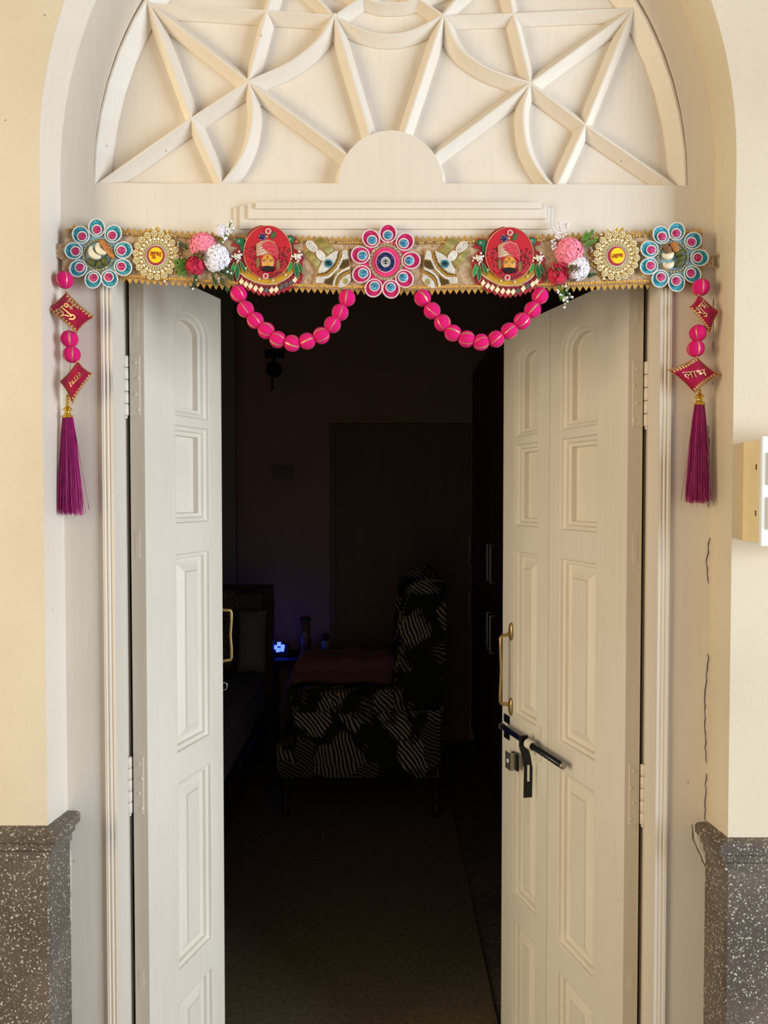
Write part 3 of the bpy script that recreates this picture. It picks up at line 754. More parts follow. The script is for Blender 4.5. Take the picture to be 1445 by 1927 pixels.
mb.add(vs, fs, 'pinkcloth', True); tag(mb.build('cloth'), 'dusty pink cloth draped over the arm of the wing chair', 'cloth')
# ---- side table with black lace cover and the things on it
ty = 2.62; tz = W(550, 1243, ty).z; tx0, tx1 = W(497, 1243, ty).x, W(735, 1243, ty).x
tb = empty('side_table', ((tx0 + tx1) / 2, ty + .12, 0), 'low dark side table behind the wing chair', 'table')
mb = MB(); mb.box((tx0, ty, tz - .03), (tx1, YB - .08, tz), 'wood', .004); mb.build('tabletop', tb)
for x in (tx0 + .03, tx1 - .03):
    for y in (ty + .03, YB - .11):
        mb = MB(); mb.box((x - .02, y - .02, .0085), (x + .02, y + .02, tz - .03), 'wood', .003); mb.build('leg', tb)
mb = MB(); mb.box((tx0 - .01, ty - .006, tz), (tx1 + .01, YB - .09, tz + .003), 'lace')
tag(mb.build('lace_cover'), 'black lace runner spread over the side table', 'cloth')
p = W(529, 1215, ty + .06)
mb = MB(); mb.box((p.x - .035, p.y, tz + .003), (p.x + .045, p.y + .05, tz + .075), 'iron', .006)
led = mb.build('router', label='small dark device glowing bright blue on the side table', cat='device')
for q, (px, py) in enumerate(((518, 1218), (525, 1212), (532, 1217), (523, 1223), (531, 1222))):
    p2 = W(px, py, ty + .055); mb = MB(); mb.box((p2.x - .010, p2.y - .01, p2.z - .011), (p2.x + .010, p2.y + .006, p2.z + .011), 'led', .002); mb.build('blue_lamp', led)
lt = bpy.data.lights.new('blue_glow', 'POINT'); lt.energy = .3; lt.color = (.02, .05, 1); lt.shadow_soft_size = .02
lo = bpy.data.objects.new('blue_glow', lt); COL.objects.link(lo); lo.location = (p.x + .0, p.y - .03, tz + .085)
p = W(575, 1200, ty + .12); h = W(575, 1161, ty + .12).z
mb = MB(); mb.lathe((p.x, p.y, tz + .003), [(.02, 0), (.032, .002), (.032, .10), (.025, .12), (.025, h - tz - .025)], 'tin', 16)
ob = mb.build('tin', label='tall printed tin standing on the side table beside the blue light', cat='tin')
mb = MB(); mb.lathe((p.x, p.y, h - .022), [(.026, 0), (.03, .002), (.03, .02), (.027, .022)], 'wood', 16); mb.build('lid', ob)
p = W(613, 1200, ty + .12); h = W(613, 1193, ty + .12).z
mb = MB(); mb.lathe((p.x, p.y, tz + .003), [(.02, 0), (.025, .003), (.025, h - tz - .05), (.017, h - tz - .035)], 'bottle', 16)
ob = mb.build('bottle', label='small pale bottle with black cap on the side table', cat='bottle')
mb = MB(); mb.lathe((p.x, p.y, h - .034), [(.019, 0), (.02, .001), (.02, .03), (.018, .033)], 'iron', 16); mb.build('cap', ob)
# ---- bed at the left
hy = 2.42; hx = W(513, 1102, hy).x; hz = W(513, 1102, hy).z
bd = empty('bed', (hx - .6, 1.8, 0), 'bed with dark framed headboard seen past the left door', 'bed')
mb = MB(); mb.box((hx - .055, hy, .0085), (hx, hy + .05, hz), 'wood', .003); mb.build('post', bd)
mb = MB(); mb.box((hx - 1.4, hy, .0085), (hx - 1.345, hy + .05, hz), 'wood', .003); mb.build('post', bd)
mb = MB(); mb.box((hx - 1.345, hy, hz - .045), (hx - .055, hy + .05, hz), 'wood', .003); mb.build('top_rail', bd)
mb = MB(); mb.box((hx - 1.345, hy + .02, .3), (hx - .055, hy + .045, hz - .045), 'cush', .003); mb.build('headboard_panel', bd)
mb = MB(); mb.box((hx - 1.4, .75, .18), (hx - .02, hy, .34), 'wood', .004); mb.build('bed_frame', bd)
for x in (hx - 1.37, hx - .06):
    mb = MB(); mb.box((x, .78, .0085), (x + .04, .84, .18), 'wood', .003); mb.build('leg', bd)
mb = MB(); mb.box((hx - 1.39, .76, .34), (hx - .04, hy, .56), 'bedding', .04); mb.build('mattress', bd)
def pillow_box(name, c, sx, sy, sz, mat, label, cat, tilt=0):
    mb = MB(); N = 10; vs = []; fs = []
    for side in (1, -1):
        for i in range(N + 1):
            for j in range(N + 1):
                u = i / N * 2 - 1; v = j / N * 2 - 1; h = max(0, (1 - u ** 4) * (1 - v ** 4)) ** .5
                y = side * sy * h; z = v * sz * (1 - .06 * (1 - abs(u)) * 1)
                vs.append((c[0] + u * sx * (1 - .05 * (1 - abs(v))), c[1] + y + tilt * z, c[2] + z))
    M_ = (N + 1) ** 2
    for s in range(2):
        for i in range(N):
            for j in range(N): a_ = s * M_ + i * (N + 1) + j; fs.append((a_, a_ + 1, a_ + N + 2, a_ + N + 1))
    mb.add(vs, fs, mat, True); return tag(mb.build(name), label, cat)
pillow_box('cushion', (hx - .34, hy - .13, .80), .16, .06, .20, 'cush', 'patterned grey cushion propped against the headboard', 'cushion', .15)
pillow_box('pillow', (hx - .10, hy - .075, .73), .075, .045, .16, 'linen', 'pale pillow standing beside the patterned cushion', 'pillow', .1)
# ---- dark wall lamp and bedroom switch plate
p = W(517, 668, YB)
sc_ = empty('wall_lamp', (p.x, YB, p.z), 'dark ball-shaded lamp bracketed high on the bedroom wall', 'wall lamp')
mb = MB(); mb.box((p.x - .06, YB - .02, p.z - .02), (p.x + .06, YB + .0, p.z + .03), 'iron', .006); mb.build('bracket', sc_)
mb = MB(); mb.tube([(p.x, YB - .01, p.z), (p.x + .005, YB - .06, p.z - .02), (p.x + .01, YB - .09, p.z - .05)], .009, 'iron'); mb.build('arm', sc_)
mb = MB(); mb.sph((p.x + .012, YB - .10, p.z - .105), .048, 'iron', 16, 10); mb.build('shade', sc_)
mb = MB(); mb.tube([(p.x, YB - .10, p.z - .15), (p.x, YB - .10, p.z - .21)], .006, 'iron'); mb.sph((p.x, YB - .10, p.z - .215), .01, 'iron'); mb.build('finial', sc_)
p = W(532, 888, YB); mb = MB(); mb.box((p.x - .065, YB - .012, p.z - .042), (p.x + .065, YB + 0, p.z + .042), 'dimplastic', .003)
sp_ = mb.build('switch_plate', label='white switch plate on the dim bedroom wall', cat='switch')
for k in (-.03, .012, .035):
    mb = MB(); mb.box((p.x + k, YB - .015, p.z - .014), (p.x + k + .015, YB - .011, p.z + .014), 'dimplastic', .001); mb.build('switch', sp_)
# ================================================================ THE BURLAP DOOR GARLAND
TY = -.020                      # plane of the burlap strip's face
def P(px, py, h=0.0): return at(px, py, TY - h)
def lerp_tab(tab, x):
    for (a, b), (c, d) in zip(tab[:-1], tab[1:]):
        if x <= c: return b + (d - b) * max(0, (x - a) / (c - a))
    return tab[-1][1]
TOPE = [(116, 429), (240, 437), (400, 445), (600, 452), (720, 454), (850, 452), (1000, 449), (1200, 441), (1324, 436)]
BOTE = [(116, 507), (240, 524), (400, 534), (600, 543), (750, 546), (900, 543), (1100, 538), (1200, 534), (1322, 530)]
tor = empty('door_garland', P(722, 492), 'long burlap door garland strip with beaded medallions across the door head', 'door hanging')
mb = MB(); N = 90; vs = []; fs = []
for i in range(N + 1):
    x = 124 + (1322 - 124) * i / N; dx = -8 if i == 0 else 0
    for j in range(7):
        t = j / 6; y = lerp_tab(TOPE, x) * (1 - t) + lerp_tab(BOTE, x) * t
        h = .0012 * math.sin(i * .55 + j) + .0008 * math.sin(i * 1.7)
        vs.append(P(x + dx * t * (1 if i == 0 else 0), y, h))
for i in range(N):
    for j in range(6): a = i * 7 + j; fs.append((a, a + 1, a + 8, a + 7))
n0 = len(vs); vs += [v + Vector((0, .004, 0)) for v in vs]; fs += [tuple(n0 + q for q in reversed(f)) for f in fs]
mb.add(vs, fs, 'burlap', True); mb.build('burlap_strip', tor)
# cut gold zigzag edging and sequin band
def zig(tab, sgn, name, step, hh):
    mb = MB(); x = 236.0 if sgn < 0 else 236.0; xs = 134.0
    while xs < 1318:
        y = lerp_tab(tab, xs + step / 2); yo = y + sgn * hh * random.uniform(.85, 1.1); yi = y - sgn * 3
        A = [P(xs, yi, -.003), P(xs + step, yi, -.003), P(xs + step, y + sgn * .5, -.003), P(xs + step / 2 + random.uniform(-.6, .6), yo, -.0035 + random.uniform(-.0006, .0006)), P(xs, y + sgn * .5, -.003)]
        mb.prism(A, (0, .0006, 0), 'gold'); xs += step
    mb.build(name, tor)
zig(TOPE, -1, 'zigzag_edging', 11.3, 9.5); zig(BOTE, 1, 'zigzag_edging', 11.6, 10.5)
mb = MB()
for tab, off in ((TOPE, 4), (BOTE, -4)):
    L = [P(x, lerp_tab(tab, x) + off - 3, .0026) for x in range(126, 1323, 18)]; L2 = [P(x, lerp_tab(tab, x) + off + 1.8, .0026) for x in range(126, 1323, 18)]
    n = len(L); mb.add(L + L2, [(i, i + 1, n + i + 1, n + i) for i in range(n - 1)], 'antique' if tab is TOPE else 'gold')
mb.build('braid', tor)
mb = MB()
for tab, off in ((TOPE, 4), (BOTE, -4)):
    x = 128.0
    while x < 1320:
        if random.random() < .85:
            c = P(x, lerp_tab(tab, x) + off + random.uniform(-.6, .6), .004); r = .0022; vs = []; m = 7
            for k in range(m):
                a = 2 * math.pi * k / m; vs += [c + Vector((r * math.cos(a), 0, r * math.sin(a))), c + Vector((r * .45 * math.cos(a), .0006, r * .45 * math.sin(a)))]
            mb.add(vs, [(2 * k, (2 * k + 2) % (2 * m), (2 * k + 3) % (2 * m), 2 * k + 1) for k in range(m)], 'gold')
        x += 5.3
mb.build('sequins', tor, kind='stuff')
# end tabs with rings
for pts, ring in (([(126, 455), (104, 462), (100, 481), (118, 489)], (100, 467)), ([(1322, 479), (1342, 484), (1344, 498), (1320, 506)], (1346, 491))):
    mb = MB(); mb.prism([P(x, y, 0) for x, y in pts], (0, .004, 0), 'burlap')
    c = P(*ring); mb.tube([c + Vector((.007 * math.cos(a * .5), 0, .013 * math.sin(a * .5))) for a in range(14)], .0013, 'burlap', 5); mb.build('end_tab', tor)

# ---- helpers for the medallions (picture units around a centre)
def disc(mb, cx, cy, rx, h0, h1, mat, ry=None, rot=0, n=26, dome=0.0):
    ry = ry or rx; rings = []
    for k, h in ((1.0, h0), (1.0, h1 - .0004), (.94, h1), (.5, h1 + dome * .75)):
        rg = []
        for i in range(n):
            a = 2 * math.pi * i / n; x = rx * k * math.cos(a); y = ry * k * math.sin(a)
            rg.append(P(cx + x * math.cos(rot) - y * math.sin(rot), cy + x * math.sin(rot) + y * math.cos(rot), h))
        rings.append(rg)
    vs = [q for r_ in rings for q in r_] + [P(cx, cy, h1 + dome)]; c = len(vs) - 1
    fs = [(i * n + j, i * n + (j + 1) % n, (i + 1) * n + (j + 1) % n, (i + 1) * n + j) for i in range(3) for j in range(n)] + [(3 * n + j, 3 * n + (j + 1) % n, c) for j in range(n)] + [tuple(range(n))]
    mb.add(vs, fs, mat, False)
def poly(mb, pts, h0, h1, mat): mb.prism([P(x, y, h1) for x, y in pts], Vector((0, h1 - h0, 0)), mat)
def ringb(mb, cx, cy, r, n, br, h, mat, ry=None, rot=0, a0=0, seg=6, rings=4):
    ry = ry or r
    for i in range(n):
        a = a0 + 2 * math.pi * i / n; x = r * math.cos(a); y = ry * math.sin(a)
        mb.sph(P(cx + x * math.cos(rot) - y * math.sin(rot), cy + x * math.sin(rot) + y * math.cos(rot), h), br / 1000, mat, seg, rings)
def inpoly(x, y, pts):
    c = False; j = len(pts) - 1
    for i in range(len(pts)):
        xi, yi = pts[i]; xj, yj = pts[j]
        if (yi > y) != (yj > y) and x < (xj - xi) * (y - yi) / (yj - yi) + xi: c = not c
        j = i
    return c
def bead_fill(mb, pts, r, h, mat, ang=0.0, jit=.25):
    cx = sum(p[0] for p in pts) / len(pts); cy = sum(p[1] for p in pts) / len(pts); s = r * 2.05; K = 40
    for i in range(-K, K):
        for j in range(-K, K):
            u = (i + .5 * (j % 2)) * s; v = j * s * .9
            x = cx + u * math.cos(ang) - v * math.sin(ang) + random.uniform(-jit, jit); y = cy + u * math.sin(ang) + v * math.cos(ang) + random.uniform(-jit, jit)
            if inpoly(x, y, pts): mb.sph(P(x, y, h), (r * 1.1 / 1000, r / 1000, r / 1000), mat, 5, 3)
def petal(parent, cx, cy, px, py, size, cm, dm, pm, nm='petal'):
    """round petal: bead ring, coloured field, inner disc shifted towards the centre"""
    ang = math.atan2(py - cy, px - cx); ix, iy = px - 3.6 * math.cos(ang), py - 3.6 * math.sin(ang)
    mb = MB(); disc(mb, px, py, size * 1.02, .001, .006, cm, size * .93, ang, 24)
    ringb(mb, px, py, size * 1.0, 36, 1.5, .0068, pm, size * .92, ang)
    disc(mb, ix, iy, 8.6, .005, .0085, pm, n=18); ringb(mb, ix, iy, 8.8, 22, 1.35, .0082, pm)
    disc(mb, ix, iy, 7.4, .006, .0098, dm, n=16, dome=.0015)
    return mb.build(nm, parent)
def sq_ring(mb, cx, cy, r, n, s, h, mat, ry=None):
    for i in range(n):
        a = 2 * math.pi * i / n; c = P(cx + r * math.cos(a), cy + (ry or r) * math.sin(a), h)
        t = Vector((-math.sin(a), 0, -math.cos(a))); q = Vector((math.cos(a), 0, -math.sin(a))); k = s / 2000; up = Vector((0, -.0016, 0))
        b = [c + t * k + q * k, c - t * k + q * k, c - t * k - q * k, c + t * k - q * k]; tp = [c + (v - c) * .6 + up for v in b]
        mb.add(b + tp, [(0, 1, 5, 4), (1, 2, 6, 5), (2, 3, 7, 6), (3, 0, 4, 7), (4, 5, 6, 7)], mat)

# ---- blue flower medallions with nuts
def blue_flower(cx, cy, pets, side):
    mb = MB(); disc(mb, cx, cy, 44, -.001, .0035, 'felt_blue', n=36); disc(mb, cx, cy, 30, .003, .0042, 'felt_blue', n=30)
    m = mb.build('flower_medallion', tor, label='turquoise petalled medallion with magenta spots at the strip\'s %s end' % side)
    for x, y in pets: petal(m, cx, cy, x, y, 16.3, 'teal', 'mag', 'pearl')
    mb = MB(); sq_ring(mb, cx, cy, 28, 30, 5, .0048, 'gemb'); ringb(mb, cx, cy, 24.5, 44, .9, .0048, 'antique'); mb.build('crystal_ring', m)
    return m
def cashew(m, cx, cy, ang, r=9, bend=1.9):
    mb = MB(); Q = []; rr = []
    for i in range(11):
        t = i / 10; a = ang + (t - .5) * bend; Q.append(P(cx + r * math.cos(a), cy + r * math.sin(a), .010)); rr.append(.0062 * math.sin(math.pi * (.12 + .76 * t)) ** .6 * (1.12 - .25 * t))
    mb.tube(Q, rr, 'cashew', 10); mb.sph(Q[0], rr[0] * 1.02, 'cashew', 8, 6); mb.sph(Q[-1], rr[-1] * 1.02, 'cashew', 8, 6); mb.build('cashew', m)
def nut(m, x0, y0, x1, y1, r, mat, nm, seed=0, rough=.18):
    a = P(x0, y0, .009); b = P(x1, y1, .009); d = (b - a); L = d.length / 2; d.normalize(); n = Vector((0, -1, 0)); e = d.cross(n)
    mb = MB(); mb.sph((a + b) / 2, (r, r * .8, L), mat, 14, 12, axis=(e, n, d))
    c = (a + b) / 2
    for i, v in enumerate(mb.v):
        q = Vector(v) - c; k = 1 + rough * math.sin(7 * math.atan2(q.dot(n), q.dot(e)) + 90 * q.dot(d)) * .6 + rough * noise.noise(Vector(v) * 260 + Vector((seed, 0, 0)))
        mb.v[i] = tuple(c + d * q.dot(d) + (q - d * q.dot(d)) * k)
    mb.build(nm, m)
m = blue_flower(185, 480, [(182, 428.5), (213, 440), (232, 470.5), (231.5, 503), (206, 524.5), (175, 526), (147, 505), (138.5, 472), (152, 442)], 'left')
cashew(m, 185, 470, math.pi * .78, 14, 2.0); cashew(m, 197, 463, math.pi * .80, 13, 1.8)
nut(m, 187, 449, 215, 487, .0058, 'almond', 'walnut_half', 1, .25)
nut(m, 166, 487, 178, 500, .0056, 'seed', 'pumpkin_seed', 2); nut(m, 183, 505, 190, 490, .0050, 'seed', 'pumpkin_seed', 3); nut(m, 195, 483, 200, 500, .0056, 'seed', 'pumpkin_seed', 4)
m = blue_flower(1266, 484, [(1244, 442), (1273, 435.5), (1304, 453), (1316.5, 485), (1303, 516), (1273, 532), (1242, 524.5), (1221, 501), (1222, 469)], 'right')
cashew(m, 1256, 473, math.pi * .48, 10, 1.9); cashew(m, 1257, 491, math.pi * .48, 9.5, 1.9)
nut(m, 1249, 460, 1263, 479, .0060, 'walnut', 'walnut_half', 5, .25); nut(m, 1264, 455, 1277, 477, .0060, 'almond', 'walnut_half', 6, .25)
nut(m, 1270, 480, 1288, 471, .0052, 'seed', 'pumpkin_seed', 7); nut(m, 1273, 489, 1291, 483, .0056, 'seed', 'pumpkin_seed', 8); nut(m, 1270, 503, 1284, 491, .0054, 'seed', 'pumpkin_seed', 9)

# ---- pink centre medallion
cx, cy = 726.5, 493
mb = MB(); disc(mb, cx, cy, 45, -.001, .0035, 'felt_pink', n=36); disc(mb, cx, cy, 25.5, .003, .0065, 'felt_pink', 27.5, n=36)
disc(mb, cx - 1, cy, 16.5, .006, .0085, 'navy', 18, n=28, dome=.001)
m = mb.build('flower_medallion', tor, label='magenta petalled medallion with a blue eye at the middle of the strip')
for x, y in [(730, 439), (762, 455), (773.5, 490), (761, 524.5), (735.5, 544), (703, 542), (680, 516), (678, 480), (698, 449)]: petal(m, cx, cy, x, y, 16.8, 'hot', 'blueg', 'pearlpink')
mb = MB(); sq_ring(mb, cx, cy, 30, 30, 6, .0045, 'gemb', 32); ringb(mb, cx, cy, 25.5, 44, 1.0, .0066, 'goldt', 27.5); ringb(mb, cx - 1, cy, 17.8, 40, 1.1, .0085, 'pearlpink', 19.3)
mb.build('crystal_ring', m)
mb = MB()
for r, n, mt in ((15, 44, 'navy'), (13, 38, 'navy'), (11, 32, 'navy'), (8.2, 18, 'white'), (5.6, 12, 'white')): ringb(mb, cx - 1, cy, r, n, 1.3, .0096, mt, r * 1.07)
mb.sph(P(cx - 1, cy, .0096), (.0042, .0025, .0042), 'mirrord', 12, 6); mb.sph(P(cx - 1, cy, .012), (.0022, .0014, .0022), 'black', 10, 5)
mb.build('eye', m)

# ---- round gold medallions with lettering
def crystal(mb, cx, cy, r, h, mat='gem', petals=8):
    c = P(cx, cy, h)
    for i in range(petals):
        a = 2 * math.pi * i / petals; mb.sph(c + Vector((math.cos(a) * r * .68, 0, math.sin(a) * r * .68)) / 1000, (r * .34 / 1000, .0016, r * .34 / 1000), mat, 6, 3)
    mb.sph(c + Vector((0, -.001, 0)), (r * .48 / 1000, .0018, r * .48 / 1000), 'gem', 6, 3, smooth=False); ringb(mb, cx, cy, r * .5, 8, r * .09, h + .0022, 'goldm', seg=4, rings=3)
def word(parent, txt, cx, cy, wpx, h, mat, depth=.0012, rot=0.0, name='lettering', ys=1.0):
    vs, fs = text_mesh(txt, .05)
    if not vs: return
    mb = MB(); Q = []
    for x, y, z in vs:
        X = x * wpx; Y = -y * wpx * ys; Q.append(P(cx + X * math.cos(rot) - Y * math.sin(rot), cy + X * math.sin(rot) + Y * math.cos(rot), h + z * .024))
    mb.add(Q, fs, mat); return mb.build(name, parent)
def gold_round(cx, cy, txt, side, lean, flip=1, rot=0.0):
    mb = MB(); disc(mb, cx, cy, 41, -.001, .004, 'gold', 44, n=40)
    m = mb.build('round_medallion', tor, label='crystal-studded gold round medallion lettered in red on yellow, %s' % side)
    mb = MB(); rnd = random.Random(int(cx))
    for i in range(18):
        a = 2 * math.pi * i / 18 + .1; crystal(mb, cx + 38 * math.cos(a), cy + 41 * math.sin(a), 6.6, .0055)
    mb.build('crystal_ring', m)
    mb = MB()
    for r, n, s, hh in ((29.5, 24, 3.5, .0055), (24.2, 30, 2.6, .0055), (20.6, 34, 2.0, .006)):
        for i in range(n):
            a = 2 * math.pi * (i + .5) / n; c = P(cx + r * math.cos(a), cy + r * 1.06 * math.sin(a), hh)
            mb.sph(c, (s / 1000, .0018, s / 1000), 'gem', 6, 4, smooth=False)
            if s > 3: ringb(mb, cx + r * math.cos(a), cy + r * 1.06 * math.sin(a), s * .98, 7, .7, hh, 'goldm', seg=4, rings=3)
    mb.build('crystal_ring', m)
    mb = MB()
    for i in range(44):
        a = rnd.uniform(-1.9, 1.3) if flip > 0 else rnd.uniform(1.9, 5.0); r = rnd.uniform(46, 52); c = P(cx + r * math.cos(a) * .98, cy + r * math.sin(a), .002); mb.sph(c, rnd.uniform(.0016, .0027), 'goldm' if i % 3 else 'pearl', 6, 4)
        mb.tube([P(cx + 40 * math.cos(a), cy + 42 * math.sin(a), .001), c], .0004, 'goldm', 3)
    mb.build('bead_spray', m)
    mb = MB(); disc(mb, cx, cy + 1, 17.2, .004, .0085, 'maroon', 18.6, n=32); ringb(mb, cx, cy + 1, 18.0, 44, 1.1, .0078, 'pearl', 19.4)
    disc(mb, cx + lean, cy, 13.4, .0084, .0092, 'yellow', 14.8, n=32); c = mb.build('word_disc', m)
    word(c, txt, cx + lean, cy + 0.5, 21.5, .0098, 'redtext', rot=rot, ys=.95)
gold_round(293, 480, '\u0936\u0941\u092d', 'left side', 0, 1, .06); gold_round(1160, 481, '\u0932\u093e\u092d', 'right side', 2, -1, -.10)

# ---- artificial flower posies
def bloom(parent, cx, cy, R_, mat, seed, kind='carnation', squash=1.0, name='flower', label=None):
    rnd = random.Random(seed); mb = MB(); c0 = P(cx, cy, .008); rr = R_ / 1000; up = Vector((0, -1, 0)); spec = []
    if kind == 'carnation':
        for i in range(46):
            k = (i + .5) / 46; spec.append((math.acos(1 - k * 1.02), i * 2.39996 + rnd.uniform(-.2, .2), .34, .10, .045, 4, .84 + .05 * rnd.random()))
    else:
        for n, th_, S, lift, rad in ((5, 1.35, .62, .22, .86), (5, .95, .56, .26, .80), (4, .55, .44, .30, .72), (3, .22, .30, .36, .66)):
            for i in range(n): spec.append((th_ + rnd.uniform(-.1, .1), 6.283 * i / n + n + rnd.uniform(-.25, .25), S, lift, .03, 3, rad))
    for i, (th_, ph, S, lift, ruf, fr, rad) in enumerate(spec):
        d = Vector((math.sin(th_) * math.cos(ph), -math.cos(th_), math.sin(th_) * math.sin(ph)))
        t = d.cross(Vector((.13, .2, 1))).normalized(); b_ = d.cross(t); m_ = 16; vs = []; o_ = rnd.uniform(0, 6)
        out_ = (d - up * d.dot(up)); out_ = out_.normalized() if out_.length > .01 else t
        for L in (0.0, .3, .6, .85, 1.0):
            for j in range(m_ if L else 1):
                a_ = 2 * math.pi * j / m_; e = (t * math.cos(a_) + b_ * math.sin(a_) * .85)
                q = (d + e * S * L * (1 + .08 * math.sin(2 * a_ + o_))).normalized(); rr_ = rad * (1 + (lift * L * L + ruf * L * L * math.sin(fr * a_ + o_)) * (1 if kind == 'carnation' else max(.1, .6 - .6 * e.dot(up) * 0 + .7 * e.dot(out_) * -.6)))
                v = c0 + q * rr * rr_; v.y = c0.y + (v.y - c0.y) * .75; v.z = c0.z + (v.z - c0.z) * squash; vs.append(v)
        fs = [(0, 1 + j, 1 + (j + 1) % m_) for j in range(m_)]
        for l_ in range(3):
            for j in range(m_): p_ = 1 + l_ * m_ + j; r_ = 1 + l_ * m_ + (j + 1) % m_; fs.append((p_, r_, r_ + m_, p_ + m_))
        mb.add(vs, fs, mat, True)
    mb.sph(c0, (rr * .78, rr * .58, rr * .78 * squash), mat, 16, 10)
    return mb.build(name, parent, label=label)
def sprig(mb, x0, y0, x1, y1, mat, n=26, ln=5.0, spread=.9, seed=0, h=.006, tips=0):
    rnd = random.Random(seed); mb.tube([P(x0, y0, h), P((x0 + x1) / 2 + rnd.uniform(-1, 1), (y0 + y1) / 2, h + .003), P(x1, y1, h + .002)], .0006, mat, 4)
    ang = math.atan2(y1 - y0, x1 - x0)
    for i in range(n):
        t = rnd.uniform(.1, 1); a = ang + rnd.choice((-1, 1)) * rnd.uniform(.2, spread); L = ln * rnd.uniform(.6, 1.2)
        x, y = x0 + (x1 - x0) * t, y0 + (y1 - y0) * t; q = P(x, y, h + .002); e = P(x + L * math.cos(a), y + L * math.sin(a), h + rnd.uniform(0, .007))
        d = (e - q); s = d.cross(Vector((rnd.uniform(-.5, .5), -1, rnd.uniform(-.5, .5)))).normalized() * .0009; md = q + d * .5
        mb.add([q, md + s, e, md - s, md + Vector((0, -.0007, 0))], [(0, 1, 4), (1, 2, 4), (2, 3, 4), (3, 0, 4)], mat)
    for i in range(tips):
        t = rnd.uniform(.35, 1.05); mb.sph(P(x0 + (x1 - x0) * t + rnd.uniform(-5, 5), y0 + (y1 - y0) * t + rnd.uniform(-5, 5), h + rnd.uniform(.002, .009)), rnd.uniform(.0014, .0026), 'petalw', 6, 4)
def stamens(parent, cx, cy, n, seed):
    rnd = random.Random(seed); mb = MB()
    for i in range(n): mb.sph(P(cx + rnd.gauss(0, 5), cy + rnd.gauss(0, 4), .022 + rnd.uniform(-.003, .006)), (.0015, .0018, .0026), 'brown' if i % 3 else 'antique', 6, 4)
    mb.build('stamens', parent)
ps = empty('flower_posy', P(388, 480), parent=tor, label='cloth flowers posy with white rightmost bloom, left half of strip')
bloom(ps, 382, 463, 25, 'petalp', 1, label='pink frilled flower'); bloom(ps, 368, 499, 21, 'petalc', 5, 'rose', .9, label='crimson flower'); bloom(ps, 407, 486, 26, 'petalw', 3, label='white frilled flower')
stamens(ps, 377, 481, 46, 1)
mb = MB(); sd = 0
for q in ((352, 484, 333, 502), (350, 492, 336, 512), (356, 470, 340, 458), (350, 490, 330, 492), (345, 500, 338, 515), (352, 498, 345, 518)): sd += 1; sprig(mb, *q, 'leafg' if sd != 3 else 'leafd', 40, 7, 1.0, sd)
mb.build('foliage', ps)
mb = MB()
for q in ((400, 500, 428, 545), (410, 505, 436, 524), (372, 512, 362, 540), (398, 510, 406, 535), (415, 500, 434, 512), (366, 510, 370, 530)): sd += 1; sprig(mb, *q, 'leafd', 60, 8, .9, sd, tips=2 if sd % 2 else 0)
mb.build('foliage', ps)
mb = MB()
for q in ((415, 460, 426, 438), (412, 455, 440, 430), (420, 450, 434, 418)): sd += 1; sprig(mb, *q, 'leafg', 34, 6, 1.0, sd, tips=14)
mb.build('foliage', ps)
bloom(ps, 416, 434, 12, 'petalw', 9, label='small white blossom')
ps = empty('flower_posy', P(1070, 490), parent=tor, label='cloth flowers posy with pink topmost bloom, right half of strip')
bloom(ps, 1086, 505, 23, 'petalw', 13, label='white frilled flower'); bloom(ps, 1070, 475, 27, 'petalp', 11, label='pink frilled flower'); bloom(ps, 1051, 514, 22, 'petalc', 15, 'rose', 1.05, label='crimson flower')
stamens(ps, 1078, 504, 30, 2); stamens(ps, 1046, 508, 12, 5)
mb = MB()
for q in ((1092, 462, 1116, 436), (1098, 466, 1120, 450), (1094, 456, 1104, 440)): sd += 1; sprig(mb, *q, 'leafg', 60, 8, .9, sd)
sprig(mb, 1100, 520, 1120, 516, 'leafd', 40, 7, .8, 77); mb.build('foliage', ps)
mb = MB()
for q in ((1052, 532, 1066, 572), (1058, 530, 1072, 560), (1048, 535, 1056, 562)): sd += 1; sprig(mb, *q, 'leafg' if sd % 2 else 'leafd', 44, 6, 1.0, sd, tips=9)
mb.build('foliage', ps)
mb = MB()
for q in ((1056, 455, 1052, 420), (1056, 455, 1066, 418), (1054, 455, 1042, 432), (1048, 470, 1040, 456)): sd += 1; sprig(mb, *q, 'petalw', 34, 6, .8, sd, tips=12)
mb.build('foliage', ps)

